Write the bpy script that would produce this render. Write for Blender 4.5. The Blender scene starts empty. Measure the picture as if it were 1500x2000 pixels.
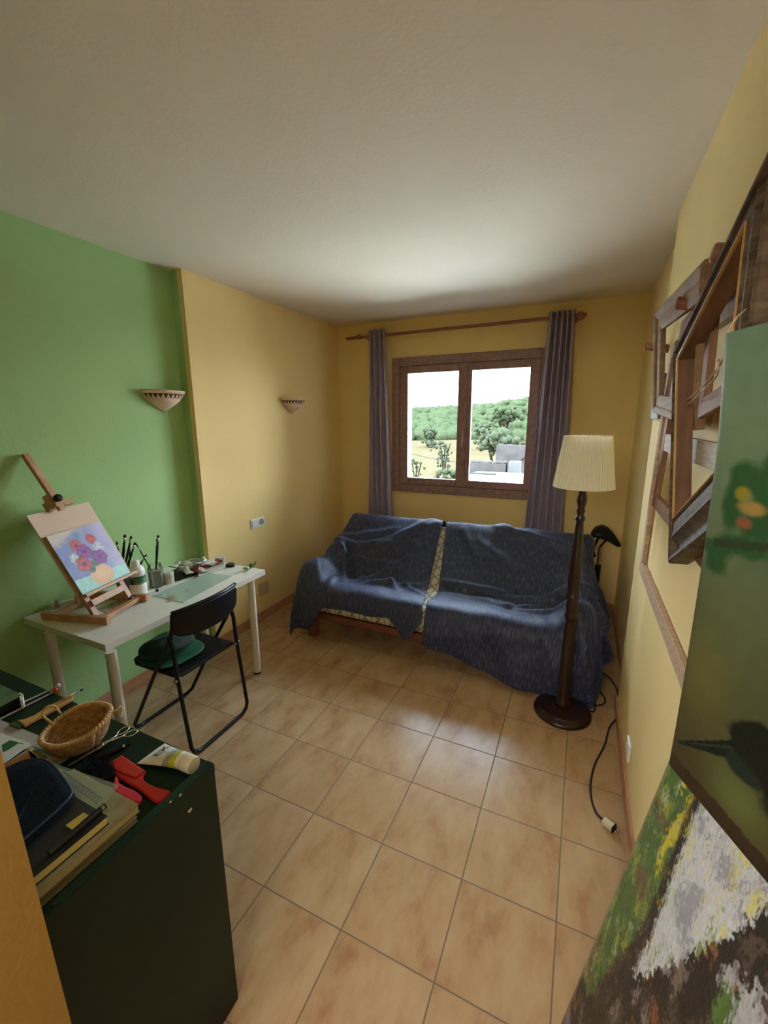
import bpy, math, random
import numpy as np
from mathutils import Vector, Matrix, noise as mnoise
random.seed(7); np.random.seed(7)
SC = bpy.context.scene
COL = SC.collection
# ------------------------------------------------------------------ camera
F, YAW, PITCH, ROLL = 830.15, -0.4346, -0.2128, -0.0046
CH = 1.70
_cy, _sy, _cp, _sp = math.cos(YAW), math.sin(YAW), math.cos(PITCH), math.sin(PITCH)
_f = np.array([_sy*_cp, _cy*_cp, _sp]); _r0 = np.array([_cy, -_sy, 0.]); _u0 = np.cross(_r0, _f)
_c, _s = math.cos(ROLL), math.sin(ROLL)
_r = _c*_r0+_s*_u0; _u = _c*_u0-_s*_r0
CAM = np.array([0., 0., CH])
cd = bpy.data.cameras.new('camera'); cam = bpy.data.objects.new('camera', cd); COL.objects.link(cam)
cd.sensor_fit = 'VERTICAL'; cd.sensor_height = 36.0; cd.sensor_width = 27.0
cd.lens = F/2000*36.0; cd.clip_start = 0.02; cd.clip_end = 1500
cam.matrix_world = Matrix(((_r[0], _u[0], -_f[0], 0), (_r[1], _u[1], -_f[1], 0), (_r[2], _u[2], -_f[2], CH), (0, 0, 0, 1)))
SC.camera = cam
# measuring helpers: where a sight line of the photo meets a real plane of the room
def ray(x, y): return _f+(x-750)/F*_r-(y-1000)/F*_u
def at_z(x, y, z): d = ray(x, y); return CAM+d*((z-CH)/d[2])
def at_x(x, y, X): d = ray(x, y); return CAM+d*(X/d[0])
def at_y(x, y, Y): d = ray(x, y); return CAM+d*(Y/d[1])
# ------------------------------------------------------------------ world, lights, exposure
SC.view_settings.view_transform = 'Standard'; SC.view_settings.look = 'None'
SC.view_settings.gamma = 1.0; SC.view_settings.use_curve_mapping = False
SC.view_settings.exposure = 1.38
SC.cycles.use_denoising = True
SC.cycles.max_bounces = 10; SC.cycles.diffuse_bounces = 6; SC.cycles.transparent_max_bounces = 12
W = bpy.data.worlds.new('sky'); SC.world = W; W.use_nodes = True
wn = W.node_tree.nodes; wl = W.node_tree.links
bg = wn['Background']; bg.inputs[1].default_value = 14.5
wtc = wn.new('ShaderNodeTexCoord'); wsx = wn.new('ShaderNodeSeparateXYZ'); wr = wn.new('ShaderNodeValToRGB')
wl.new(wtc.outputs['Generated'], wsx.inputs[0]); wl.new(wsx.outputs['Z'], wr.inputs[0]); wl.new(wr.outputs[0], bg.inputs[0])
wr.color_ramp.elements[0].position = 0.0; wr.color_ramp.elements[0].color = (.86, .92, 1.0, 1)
wr.color_ramp.elements[1].position = 0.6; wr.color_ramp.elements[1].color = (.60, .78, 1.0, 1)
def light(name, kind, loc, rot, energy, color, **k):
    L = bpy.data.lights.new(name, kind); L.energy = energy; L.color = color
    for a, b in k.items(): setattr(L, a, b)
    o = bpy.data.objects.new(name, L); o.location = loc; o.rotation_euler = rot; COL.objects.link(o); return o
light('sun', 'SUN', (0, 30, 40), (0, math.radians(-42), 0), 9.0, (1, .93, .82), angle=.02)
# fill light added out of view behind the camera to brighten the room
light('rear_fill', 'AREA', (-.55, -1.2, 2.2), (math.radians(42), 0, math.radians(-8)), 15, (1, .96, .90), shape='RECTANGLE', size=1.2, size_y=.8)
# daylight portal of the window (guides sampling of the sky only)
pl = light('window_portal', 'AREA', (-1.046, 4.30, 1.635), (math.radians(-90), 0, 0), 1, (1, 1, 1), shape='RECTANGLE', size=1.5, size_y=1.35)
pl.data.cycles.is_portal = True

# ------------------------------------------------------------------ materials
def lin(c):
    if isinstance(c, str):
        c = [int(c[i:i+2], 16)/255 for i in (1, 3, 5)]
        c = [x/12.92 if x <= .04045 else ((x+.055)/1.055)**2.4 for x in c]
    return (*c[:3], 1.0)
MATS = {}
def mat(name, color, rough=.55, var=.12, scale=8, stretch=(1, 1, 1), bump=0., bscale=None, metal=0., spec=.5, color2=None, sheen=0., coat=0.):
    if name in MATS: return MATS[name]
    m = bpy.data.materials.new(name); m.use_nodes = True; n = m.node_tree.nodes; l = m.node_tree.links
    b = n['Principled BSDF']; b.inputs['Roughness'].default_value = rough; b.inputs['Metallic'].default_value = metal
    b.inputs['Specular IOR Level'].default_value = spec
    if sheen: b.inputs['Sheen Weight'].default_value = sheen
    if coat: b.inputs['Coat Weight'].default_value = coat; b.inputs['Coat Roughness'].default_value = .1
    tc = n.new('ShaderNodeTexCoord'); mp = n.new('ShaderNodeMapping'); l.new(tc.outputs['Object'], mp.inputs[0]); mp.inputs['Scale'].default_value = stretch
    nz = n.new('ShaderNodeTexNoise'); nz.inputs['Scale'].default_value = scale; nz.inputs['Detail'].default_value = 5; l.new(mp.outputs[0], nz.inputs[0])
    c1 = lin(color); r = n.new('ShaderNodeValToRGB'); l.new(nz.outputs['Fac'], r.inputs[0])
    if color2 is None:
        ca = tuple(x*(1-var) for x in c1[:3])+(1,); cb = tuple(min(1, x*(1+var)) for x in c1[:3])+(1,)
    else: ca, cb = c1, lin(color2)
    r.color_ramp.elements[0].position = .3; r.color_ramp.elements[1].position = .7
    r.color_ramp.elements[0].color = ca; r.color_ramp.elements[1].color = cb
    l.new(r.outputs[0], b.inputs['Base Color'])
    if bump:
        nb = n.new('ShaderNodeTexNoise'); nb.inputs['Scale'].default_value = bscale or scale*4; nb.inputs['Detail'].default_value = 4; l.new(mp.outputs[0], nb.inputs[0])
        bp = n.new('ShaderNodeBump'); bp.inputs['Strength'].default_value = bump; bp.inputs['Distance'].default_value = .01
        l.new(nb.outputs['Fac'], bp.inputs['Height']); l.new(bp.outputs[0], b.inputs['Normal'])
    MATS[name] = m; return m
def vcol(name, rough=.6, bump=.25, bscale=120):
    if name in MATS: return MATS[name]
    m = bpy.data.materials.new(name); m.use_nodes = True; n = m.node_tree.nodes; l = m.node_tree.links
    b = n['Principled BSDF']; b.inputs['Roughness'].default_value = rough
    a = n.new('ShaderNodeVertexColor'); a.layer_name = 'paint'; l.new(a.outputs[0], b.inputs['Base Color'])
    tc = n.new('ShaderNodeTexCoord'); nb = n.new('ShaderNodeTexNoise'); nb.inputs['Scale'].default_value = bscale; l.new(tc.outputs['Object'], nb.inputs[0])
    bp = n.new('ShaderNodeBump'); bp.inputs['Strength'].default_value = bump; bp.inputs['Distance'].default_value = .004
    l.new(nb.outputs['Fac'], bp.inputs['Height']); l.new(bp.outputs[0], b.inputs['Normal'])
    MATS[name] = m; return m
def glassy(name, tint, mix, rough=.02):
    if name in MATS: return MATS[name]
    m = bpy.data.materials.new(name); m.use_nodes = True; n = m.node_tree.nodes; l = m.node_tree.links
    n.remove(n['Principled BSDF']); out = n['Material Output']
    t = n.new('ShaderNodeBsdfTransparent'); t.inputs[0].default_value = lin(tint)
    g = n.new('ShaderNodeBsdfGlossy'); g.inputs['Roughness'].default_value = rough
    fr = n.new('ShaderNodeFresnel'); fr.inputs[0].default_value = 1.45
    mx = n.new('ShaderNodeMixShader'); ad = n.new('ShaderNodeMath'); ad.operation = 'MULTIPLY_ADD'; ad.inputs[1].default_value = 1.0; ad.inputs[2].default_value = mix
    l.new(fr.outputs[0], ad.inputs[0]); l.new(ad.outputs[0], mx.inputs[0]); l.new(t.outputs[0], mx.inputs[1]); l.new(g.outputs[0], mx.inputs[2]); l.new(mx.outputs[0], out.inputs[0])
    MATS[name] = m; return m
def milky(name, color, alpha, rough=.3):
    if name in MATS: return MATS[name]
    m = bpy.data.materials.new(name); m.use_nodes = True; n = m.node_tree.nodes
    b = n['Principled BSDF']; b.inputs['Base Color'].default_value = lin(color); b.inputs['Alpha'].default_value = alpha; b.inputs['Roughness'].default_value = rough
    MATS[name] = m; return m

YEL = mat('yellow_paint', (.86, .66, .285), .75, .03, 2.0, bump=.12, bscale=90)
GRN = mat('green_paint', (.37, .60, .25), .75, .03, 2.0, bump=.12, bscale=90)
CEI = mat('ceiling_paint', (.76, .67, .52), .85, .03, 1.2, bump=.12, bscale=60)
HALL = mat('hall_paint', (.75, .7, .6), .8, .03, 2)
SKIRT = mat('skirting_tile', (.48, .235, .13), .35, .25, 9, (1, 1, 2))
WOODW = mat('window_wood', (.30, .175, .16), .4, .25, 6, (4, 1, 4), bump=.05)
RODW = mat('rod_wood', (.30, .115, .065), .4, .25, 8, (1, 6, 6))
EASEL = mat('easel_wood', (.50, .27, .14), .5, .2, 9, (2, 2, 1), bump=.04)
RAW = mat('raw_pine', (.27, .14, .07), .7, .3, 7, (6, 1, 1), bump=.06)
RAWP = mat('pale_pine', (.50, .34, .22), .7, .25, 9, (1, 8, 6), bump=.06, spec=.2)
GREY = mat('weathered_slat', (.50, .43, .36), .7, .3, 14, (1, 1, 8), bump=.08)
DARKF = mat('dark_moulding', (.045, .028, .016), .6, .55, 16, (1, 1, 5), bump=.12, color2=(.15, .105, .06), spec=.25)
GILT = mat('gilt_edge', (.50, .28, .05), .4, .2, 20)
LAMPW = mat('lamp_wood', (.020, .007, .005), .3, .3, 9, (3, 3, 1))
def shade_mat():
    m = bpy.data.materials.new('lampshade_cloth'); m.use_nodes = True; n = m.node_tree.nodes; l = m.node_tree.links; n.remove(n['Principled BSDF'])
    d = n.new('ShaderNodeBsdfDiffuse'); t = n.new('ShaderNodeBsdfTranslucent'); x = n.new('ShaderNodeMixShader'); x.inputs[0].default_value = .42
    for q in (d, t): q.inputs[0].default_value = (.96, .93, .79, 1)
    l.new(d.outputs[0], x.inputs[1]); l.new(t.outputs[0], x.inputs[2]); l.new(x.outputs[0], n['Material Output'].inputs[0]); return m
SHADE = shade_mat()
LEGW = mat('sofa_wood', (.18, .06, .03), .4, .25, 8)
BLK = mat('black_metal', (.006, .006, .007), .35, .1, 20, spec=.35)
BLKP = mat('black_plastic', (.006, .006, .0075), .42, .1, 30, bump=.05, spec=.3)
RUB = mat('black_rubber', (.012, .012, .012), .7, .1, 20)
WHT = mat('white_laminate', (.78, .78, .74), .35, .03, 3)
WHTM = mat('white_metal', (.74, .72, .66), .35, .03, 5)
WPL = mat('white_plastic', (.80, .80, .76), .35, .02, 5)
DGR = mat('dark_green_laminate', (.005, .018, .010), .42, .2, 3, spec=.22)
CHROME = mat('steel', (.62, .62, .62), .25, .05, 10, metal=1.)
TERRA = mat('sconce_clay', (.74, .55, .40), .75, .08, 9)
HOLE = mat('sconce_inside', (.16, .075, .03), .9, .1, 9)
CURT = mat('curtain_cloth', (.36, .31, .42), .6, .10, 30, (1, 1, .2), bump=.05)

def floor_mat():
    m = bpy.data.materials.new('floor_tiles'); m.use_nodes = True; n = m.node_tree.nodes; l = m.node_tree.links
    b = n['Principled BSDF']; b.inputs['Roughness'].default_value = .2
    g = n.new('ShaderNodeNewGeometry'); mp = n.new('ShaderNodeMapping'); l.new(g.outputs['Position'], mp.inputs[0])
    mp.inputs['Location'].default_value = (0.9426+2*.33287*5, -2.2795+.33287*20, 0)
    br = n.new('ShaderNodeTexBrick'); l.new(mp.outputs[0], br.inputs[0]); br.offset = 0; br.squash = 1
    br.inputs['Scale'].default_value = 1; br.inputs['Brick Width'].default_value = .33287; br.inputs['Row Height'].default_value = .33287
    br.inputs['Mortar Size'].default_value = .0028; br.inputs['Mortar Smooth'].default_value = .3; br.inputs['Bias'].default_value = 0
    br.inputs['Color1'].default_value = (0, 0, 0, 1); br.inputs['Color2'].default_value = (1, 1, 1, 1); br.inputs['Mortar'].default_value = (.5, .5, .5, 1)
    b.inputs['Specular IOR Level'].default_value = .16
    ofs = n.new('ShaderNodeVectorMath'); ofs.operation = 'MULTIPLY_ADD'; ofs.inputs[1].default_value = (7, 3, 0)
    l.new(br.outputs['Color'], ofs.inputs[0]); l.new(g.outputs['Position'], ofs.inputs[2])
    mp2 = n.new('ShaderNodeMapping'); mp2.inputs['Rotation'].default_value = (0, 0, .5); mp2.inputs['Scale'].default_value = (1.7, .8, 1); l.new(ofs.outputs[0], mp2.inputs[0])
    nz = n.new('ShaderNodeTexNoise'); nz.inputs['Scale'].default_value = 4.6; nz.inputs['Detail'].default_value = 6; nz.inputs['Roughness'].default_value = .62; nz.inputs['Distortion'].default_value = .15
    l.new(mp2.outputs[0], nz.inputs[0])
    r = n.new('ShaderNodeValToRGB'); l.new(nz.outputs['Fac'], r.inputs[0]); e = r.color_ramp.elements
    e[0].position = .3; e[0].color = (.36, .18, .085, 1); e[1].position = .62; e[1].color = (.50, .345, .185, 1)
    k = e.new(.45); k.color = (.45, .285, .145, 1)
    mx = n.new('ShaderNodeMix'); mx.data_type = 'RGBA'; l.new(br.outputs['Fac'], mx.inputs[0]); l.new(r.outputs[0], mx.inputs[6]); mx.inputs[7].default_value = (.23, .15, .10, 1)
    l.new(mx.outputs[2], b.inputs['Base Color'])
    rr = n.new('ShaderNodeMapRange'); l.new(br.outputs['Fac'], rr.inputs[0]); rr.inputs[3].default_value = .24; rr.inputs[4].default_value = .7; l.new(rr.outputs[0], b.inputs['Roughness'])
    bp = n.new('ShaderNodeBump'); bp.invert = True; bp.inputs['Strength'].default_value = .5; bp.inputs['Distance'].default_value = .003; l.new(br.outputs['Fac'], bp.inputs['Height'])
    nb = n.new('ShaderNodeTexNoise'); nb.inputs['Scale'].default_value = 9; l.new(g.outputs['Position'], nb.inputs[0])
    bp2 = n.new('ShaderNodeBump'); bp2.inputs['Strength'].default_value = .06; bp2.inputs['Distance'].default_value = .02; l.new(nb.outputs['Fac'], bp2.inputs['Height']); l.new(bp.outputs[0], bp2.inputs['Normal'])
    l.new(bp2.outputs[0], b.inputs['Normal'])
    return m
def sheet_mat():
    m = bpy.data.materials.new('striped_bedsheet'); m.use_nodes = True; n = m.node_tree.nodes; l = m.node_tree.links
    b = n['Principled BSDF']; b.inputs['Roughness'].default_value = .62; b.inputs['Sheen Weight'].default_value = .25; b.inputs['Sheen Roughness'].default_value = .4; b.inputs['Sheen Tint'].default_value = (.35, .45, 1, 1)
    uv = n.new('ShaderNodeUVMap'); mp = n.new('ShaderNodeMapping'); mp.inputs['Scale'].default_value = (230, 17, 1); l.new(uv.outputs[0], mp.inputs[0])
    nz = n.new('ShaderNodeTexNoise'); nz.inputs['Scale'].default_value = 1; nz.inputs['Detail'].default_value = 3; l.new(mp.outputs[0], nz.inputs[0])
    r = n.new('ShaderNodeValToRGB'); l.new(nz.outputs['Fac'], r.inputs[0]); e = r.color_ramp.elements
    e[0].position = .44; e[0].color = (.012, .017, .048, 1); e[1].position = .72; e[1].color = (.135, .145, .19, 1)
    k = e.new(.57); k.color = (.034, .044, .098, 1)
    l.new(r.outputs[0], b.inputs['Base Color']); return m
def floral_mat():
    m = bpy.data.materials.new('floral_ticking'); m.use_nodes = True; n = m.node_tree.nodes; l = m.node_tree.links
    b = n['Principled BSDF']; b.inputs['Roughness'].default_value = .8
    g = n.new('ShaderNodeNewGeometry'); sx = n.new('ShaderNodeSeparateXYZ'); l.new(g.outputs['Position'], sx.inputs[0])
    def math_(op, a, bb):
        q = n.new('ShaderNodeMath'); q.operation = op
        for i, v in enumerate((a, bb)):
            if v is None: continue
            if isinstance(v, (int, float)): q.inputs[i].default_value = v
            else: l.new(v, q.inputs[i])
        return q.outputs[0]
    x = sx.outputs['X']; z = sx.outputs['Z']; y = sx.outputs['Y']
    t = math_('ADD', math_('MULTIPLY', z, 1.0), math_('MULTIPLY', y, .8))
    zig = math_('PINGPONG', math_('ADD', t, .02), .055)
    d1 = math_('ABSOLUTE', math_('SUBTRACT', math_('PINGPONG', x, .055), zig), None)
    d1 = math_('LESS_THAN', d1, .006)
    st = math_('LESS_THAN', math_('PINGPONG', math_('ADD', x, .02), .026), .004)
    mask = math_('MAXIMUM', math_('MULTIPLY', d1, .9), math_('MULTIPLY', st, .75))
    mx = n.new('ShaderNodeMix'); mx.data_type = 'RGBA'; l.new(mask, mx.inputs[0])
    mx.inputs[6].default_value = (.62, .55, .36, 1); mx.inputs[7].default_value = (.10, .115, .09, 1)
    l.new(mx.outputs[2], b.inputs['Base Color']); return m
FLOOR, SHEET, FLORAL = floor_mat(), sheet_mat(), floral_mat()
GLASS = glassy('window_glass', (.97, .98, .97), .03)
CLEAR = glassy('clear_plastic', (.95, .97, .95), .05, .25)

# ------------------------------------------------------------------ mesh kit
def norm(v): v = np.asarray(v, float); return v/(np.linalg.norm(v)+1e-12)
class MB:
    def __init__(s): s.v, s.f, s.m, s.uv = [], [], [], None
    def add(s, V, Fc, mi=0):
        o = len(s.v); s.v += [tuple(map(float, p)) for p in V]; s.f += [tuple(i+o for i in q) for q in Fc]; s.m += [mi]*len(Fc); return s
    def hexa(s, p, mi=0):
        return s.add(p, [(0, 3, 2, 1), (4, 5, 6, 7), (0, 1, 5, 4), (1, 2, 6, 5), (2, 3, 7, 6), (3, 0, 4, 7)], mi)
    def box(s, a, b, mi=0):
        x0, y0, z0 = a; x1, y1, z1 = b
        return s.hexa([(x0, y0, z0), (x1, y0, z0), (x1, y1, z0), (x0, y1, z0), (x0, y0, z1), (x1, y0, z1), (x1, y1, z1), (x0, y1, z1)], mi)
    def obox(s, c, ax, ay, az, mi=0):   # oriented box, half-axis vectors
        c, ax, ay, az = map(np.asarray, (c, ax, ay, az))
        return s.hexa([c-ax-ay-az, c+ax-ay-az, c+ax+ay-az, c-ax+ay-az, c-ax-ay+az, c+ax-ay+az, c+ax+ay+az, c-ax+ay+az], mi)
    def bar(s, p, q, w, h, up=(0, 0, 1), mi=0):
        p, q = np.asarray(p, float), np.asarray(q, float); d = norm(q-p); sd = norm(np.cross(d, up)); u = np.cross(sd, d)
        return s.obox((p+q)/2, (q-p)/2, sd*w/2, u*h/2, mi)
    def tube(s, path, r, n=10, closed=False, mi=0, cap=True):
        P = [np.asarray(p, float) for p in path]; k = len(P); R = [r]*k if np.isscalar(r) else list(r)
        T = []
        for i in range(k):
            a = P[(i-1) % k] if (closed or i > 0) else P[i]; b = P[(i+1) % k] if (closed or i < k-1) else P[i]
            T.append(norm(b-a))
        u = norm(np.cross(T[0], (0, 0, 1) if abs(T[0][2]) < .9 else (1, 0, 0))); V = []
        for i in range(k):
            u = norm(u-T[i]*np.dot(u, T[i])); w = np.cross(T[i], u)
            for j in range(n):
                a = 2*math.pi*j/n; V.append(P[i]+R[i]*(math.cos(a)*u+math.sin(a)*w))
        Fc = []
        for i in range(k if closed else k-1):
            for j in range(n):
                i2 = (i+1) % k; Fc.append((i*n+j, i*n+(j+1) % n, i2*n+(j+1) % n, i2*n+j))
        if cap and not closed: Fc += [tuple(range(n))[::-1], tuple((k-1)*n+j for j in range(n))]
        return s.add(V, Fc, mi)
    def lathe(s, prof, c, n=32, ax=(0, 0, 1), mi=0, wob=None):
        ax = norm(ax); u = norm(np.cross(ax, (0, 1, 0) if abs(ax[1]) < .9 else (1, 0, 0))); w = np.cross(ax, u); c = np.asarray(c, float); V = []
        for (r, z) in prof:
            for j in range(n):
                a = 2*math.pi*j/n; rr = r*(wob(j, z) if wob else 1); V.append(c+ax*z+rr*(math.cos(a)*u+math.sin(a)*w))
        Fc = [(i*n+j, i*n+(j+1) % n, (i+1)*n+(j+1) % n, (i+1)*n+j) for i in range(len(prof)-1) for j in range(n)]
        if prof[0][0] > 1e-5: Fc.append(tuple(range(n))[::-1])
        if prof[-1][0] > 1e-5: Fc.append(tuple((len(prof)-1)*n+j for j in range(n)))
        return s.add(V, Fc, mi)
    def grid(s, P, mi=0, uv=False):
        P = np.asarray(P, float); a, b = P.shape[:2]
        s.add(P.reshape(-1, 3), [(i*b+j, (i+1)*b+j, (i+1)*b+j+1, i*b+j+1) for i in range(a-1) for j in range(b-1)], mi); return s
    def sphere(s, c, r, nu=14, nv=9, mi=0):
        r = np.ones(3)*r; P = []
        for i in range(nv+1):
            th = math.pi*i/nv
            P.append([np.asarray(c)+r*np.array([math.sin(th)*math.cos(2*math.pi*j/nu), math.sin(th)*math.sin(2*math.pi*j/nu), math.cos(th)]) for j in range(nu)])
        V = [p for row in P for p in row]
        return s.add(V, [(i*nu+j, (i+1)*nu+j, (i+1)*nu+(j+1) % nu, i*nu+(j+1) % nu) for i in range(nv) for j in range(nu)], mi)
    def slab(s, poly, o, u, v, t, mi=0):   # flat outline in the u,v plane, thickness t along u x v
        o, u, v = np.asarray(o, float), norm(u), norm(v); w = np.cross(u, v); k = len(poly)
        A = [o+u*a+v*b for a, b in poly]; B = [p+w*t for p in A]
        return s.add(A+B, [tuple(range(k))[::-1], tuple(range(k, 2*k))]+[(i, (i+1) % k, k+(i+1) % k, k+i) for i in range(k)], mi)
    def build(s, name, mats, parent=None, smooth=False, bevel=0, solid=0, sub=0, org=None, uvs=None, paint=None, auto=False):
        V = np.array(s.v)
        W0 = worldpos(parent) if parent is not None else None
        if parent is not None: o0 = W0
        elif org is not None: o0 = np.asarray(org, float)
        else: mn, mx = V.min(0), V.max(0); o0 = np.array([(mn[0]+mx[0])/2, (mn[1]+mx[1])/2, mn[2]])
        me = bpy.data.meshes.new(name); me.from_pydata((V-o0).tolist(), [], s.f); me.validate()
        ms = mats if isinstance(mats, (list, tuple)) else [mats]
        for m_ in ms: me.materials.append(m_)
        if len(ms) > 1 and len(me.polygons) == len(s.m):
            for p, i in zip(me.polygons, s.m): p.material_index = i
        if smooth:
            for p in me.polygons: p.use_smooth = True
        if uvs is not None:
            ul = me.uv_layers.new(name='UVMap')
            for lp in me.loops: ul.data[lp.index].uv = uvs[lp.vertex_index]
        if paint is not None:
            ca = me.color_attributes.new(name='paint', type='FLOAT_COLOR', domain='POINT')
            ca.data.foreach_set('color', np.concatenate([np.asarray(paint, float), np.ones((len(paint), 1))], 1).ravel())
        ob = bpy.data.objects.new(name, me); COL.objects.link(ob)
        if parent is not None: ob.parent = parent
        else: ob.location = o0
        if solid: q = ob.modifiers.new('solid', 'SOLIDIFY'); q.thickness = solid; q.offset = 0
        if bevel: q = ob.modifiers.new('bevel', 'BEVEL'); q.width = bevel; q.segments = 2; q.limit_method = 'ANGLE'; q.angle_limit = math.radians(40)
        if sub: q = ob.modifiers.new('sub', 'SUBSURF'); q.levels = sub; q.render_levels = sub
        if auto: smooth_by_angle(me)
        return ob
def smooth_by_angle(me, ang=40):
    for p in me.polygons: p.use_smooth = True
    me.update(); ef = {}
    for p in me.polygons:
        for k in p.edge_keys: ef.setdefault(k, []).append(p.normal.copy())
    c = math.cos(math.radians(ang))
    for e in me.edges:
        q = ef.get(tuple(sorted(e.vertices)), [])
        e.use_edge_sharp = len(q) == 2 and q[0].dot(q[1]) < c
def worldpos(o):
    p = np.array(o.location)
    while o.parent: o = o.parent; p = p+np.array(o.location)
    return p
def tag(o, label, cat, group=None, kind=None):
    o['label'] = label; o['category'] = cat
    if group: o['group'] = group
    if kind: o['kind'] = kind
    return o
def thing(name, label, cat, loc, group=None):
    o = bpy.data.objects.new(name, None); o.location = tuple(map(float, loc)); o.empty_display_size = .05; COL.objects.link(o)
    return tag(o, label, cat, group)
def struct(name, mb, mats, parent=None, **k):
    o = mb.build(name, mats, parent, org=(0, 0, 0) if parent is None else None, **k)
    if parent is None: o['kind'] = 'structure'
    return o
def curve(pts, n=8):
    P = [np.asarray(p, float) for p in pts]; out = []
    for i in range(len(P)-1):
        p0, p1, p2, p3 = P[max(i-1, 0)], P[i], P[i+1], P[min(i+2, len(P)-1)]
        for j in range(n):
            t = j/n; out.append(.5*((2*p1)+(p2-p0)*t+(2*p0-5*p1+4*p2-p3)*t*t+(3*p1-p0-3*p2+p3)*t**3))
    return out+[P[-1]]

# ------------------------------------------------------------------ room shell
XG, XL, XRN, XRF, D, H = -2.515, -2.418, .316, .374, 4.082, 2.648
YS, YRS = 2.152, 2.624
struct('floor', MB().box((-2.7, -2.15, -.1), (.6, 4.32, 0)), FLOOR)
struct('ceiling', MB().box((-2.7, -2.15, H), (.6, 4.32, H+.1)), CEI)
wl_ = MB().box((XG-.15, .05, 0), (XG, YS, H), 0).box((XG-.15, YS, 0), (XL-.038, 2.60, H), 0).box((XL-.038, YS-.0005, 0), (XL+.005, 2.60, H), 1).box((XG-.15, 2.60, 0), (XL, 4.32, H), 1)
struct('wall_left', wl_, [GRN, YEL])
struct('wall_right', MB().box((XRN, -2.15, 0), (.55, YRS, H)).box((XRF, YRS, 0), (.55, 4.32, H)), YEL)
WX0, WX1, WZ0, WZ1 = -1.69, -.402, 1.06, 2.21
wb = MB().box((XL, D, 0), (WX0, 4.32, H)).box((WX1, D, 0), (XRF, 4.32, H)).box((WX0, D, 0), (WX1, 4.32, WZ0)).box((WX0, D, WZ1), (WX1, 4.32, H))
struct('wall_back', wb, YEL)
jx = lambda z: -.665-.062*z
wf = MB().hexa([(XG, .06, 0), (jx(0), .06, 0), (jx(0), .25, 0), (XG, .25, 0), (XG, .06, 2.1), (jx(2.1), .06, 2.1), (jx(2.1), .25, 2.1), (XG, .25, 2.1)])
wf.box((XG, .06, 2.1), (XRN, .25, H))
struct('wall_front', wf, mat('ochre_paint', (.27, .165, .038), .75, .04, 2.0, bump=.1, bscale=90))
struct('wall_hall', MB().box((-1.75, -2.0, 0), (-1.6, .06, H)).box((-1.75, -2.15, 0), (XRN, -2.0, H)), HALL)
BH = .078
struct('baseboard_left', MB().box((XG, .25, 0), (XG+.012, YS-.012, BH)).box((XG, YS-.012, 0), (XL+.012+.005, YS, BH)).box((XL, YS, 0), (XL+.017, 2.6, BH)).box((XL, 2.6, 0), (XL+.012, D, BH)), SKIRT)
struct('baseboard_right', MB().box((XRN-.012, .25, 0), (XRN, YRS+.012, BH)).box((XRF-.012, YRS, 0), (XRF, D, BH)), SKIRT)
struct('baseboard_back', MB().box((XL+.012, D-.012, 0), (XRF-.012, D, BH)), SKIRT)
# window
PLAST = mat('white_render', (.80, .80, .78), .8, .04, 4)
def ring(mb, x0, x1, z0, z1, y0, y1, wl, wr, wb_, wt, mi=0):
    return mb.box((x0, y0, z0), (x0+wl, y1, z1), mi).box((x1-wr, y0, z0), (x1, y1, z1), mi).box((x0+wl, y0, z0), (x1-wr, y1, z0+wb_), mi).box((x0+wl, y0, z1-wt), (x1-wr, y1, z1), mi)
struct('trim_1', ring(MB(), WX0-.005, WX1+.005, WZ0-.005, WZ1+.005, 4.15, 4.34, .012, .012, .012, .012), PLAST)
win = bpy.data.objects.new('window_1', None); win.location = (-1.046, D, 1.0); COL.objects.link(win); win['kind'] = 'structure'
ring(MB(), -1.786, -.306, .97, 2.30, 4.058, 4.15, .078, .078, .082, .082).build('window_frame', WOODW, win, bevel=.005)
for nm, x0, x1, wl, wr in (('a', -1.706, -1.048, .085, .062), ('b', -1.044, -.386, .062, .085)):
    s_ = ring(MB(), x0, x1, 1.054, 2.216, 4.066, 4.112, wl, wr, .068, .068).build('sash', WOODW, win, bevel=.006)
    MB().box((x0+wl-.01, 4.088, 1.054+.058), (x1-wr+.01, 4.092, 2.216-.058)).build('pane', GLASS, s_)
    ring(MB(), x0+wl-.012, x1-wr+.012, 1.11, 2.160, 4.062, 4.068, .012, .012, .012, .012).build('glazing_bead', WOODW, s_)
MB().box((-1.072, 4.052, 1.06), (-1.020, 4.066, 2.21)).build('cover_strip', WOODW, win, bevel=.006)
hb = MB().box((-1.056, 4.044, 1.50), (-1.036, 4.052, 1.60)).tube([(-1.046, 4.048, 1.55), (-1.046, 4.02, 1.55), (-1.046, 4.018, 1.44)], .008, 8)
hb.build('window_handle', mat('brass', (.55, .50, .38), .35, .1, 20, metal=.7), win, smooth=True)
MB().lathe([(.012, 0), (.012, .008), (.007, .014), (0, .016)], (-1.046, 4.052, 2.24), 14, (0, -1, 0)).lathe([(.012, 0), (.012, .008), (.007, .014), (0, .016)], (-1.046, 4.056, 1.01), 14, (0, -1, 0)).build('bolt', CHROME, win, smooth=True)

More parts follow.
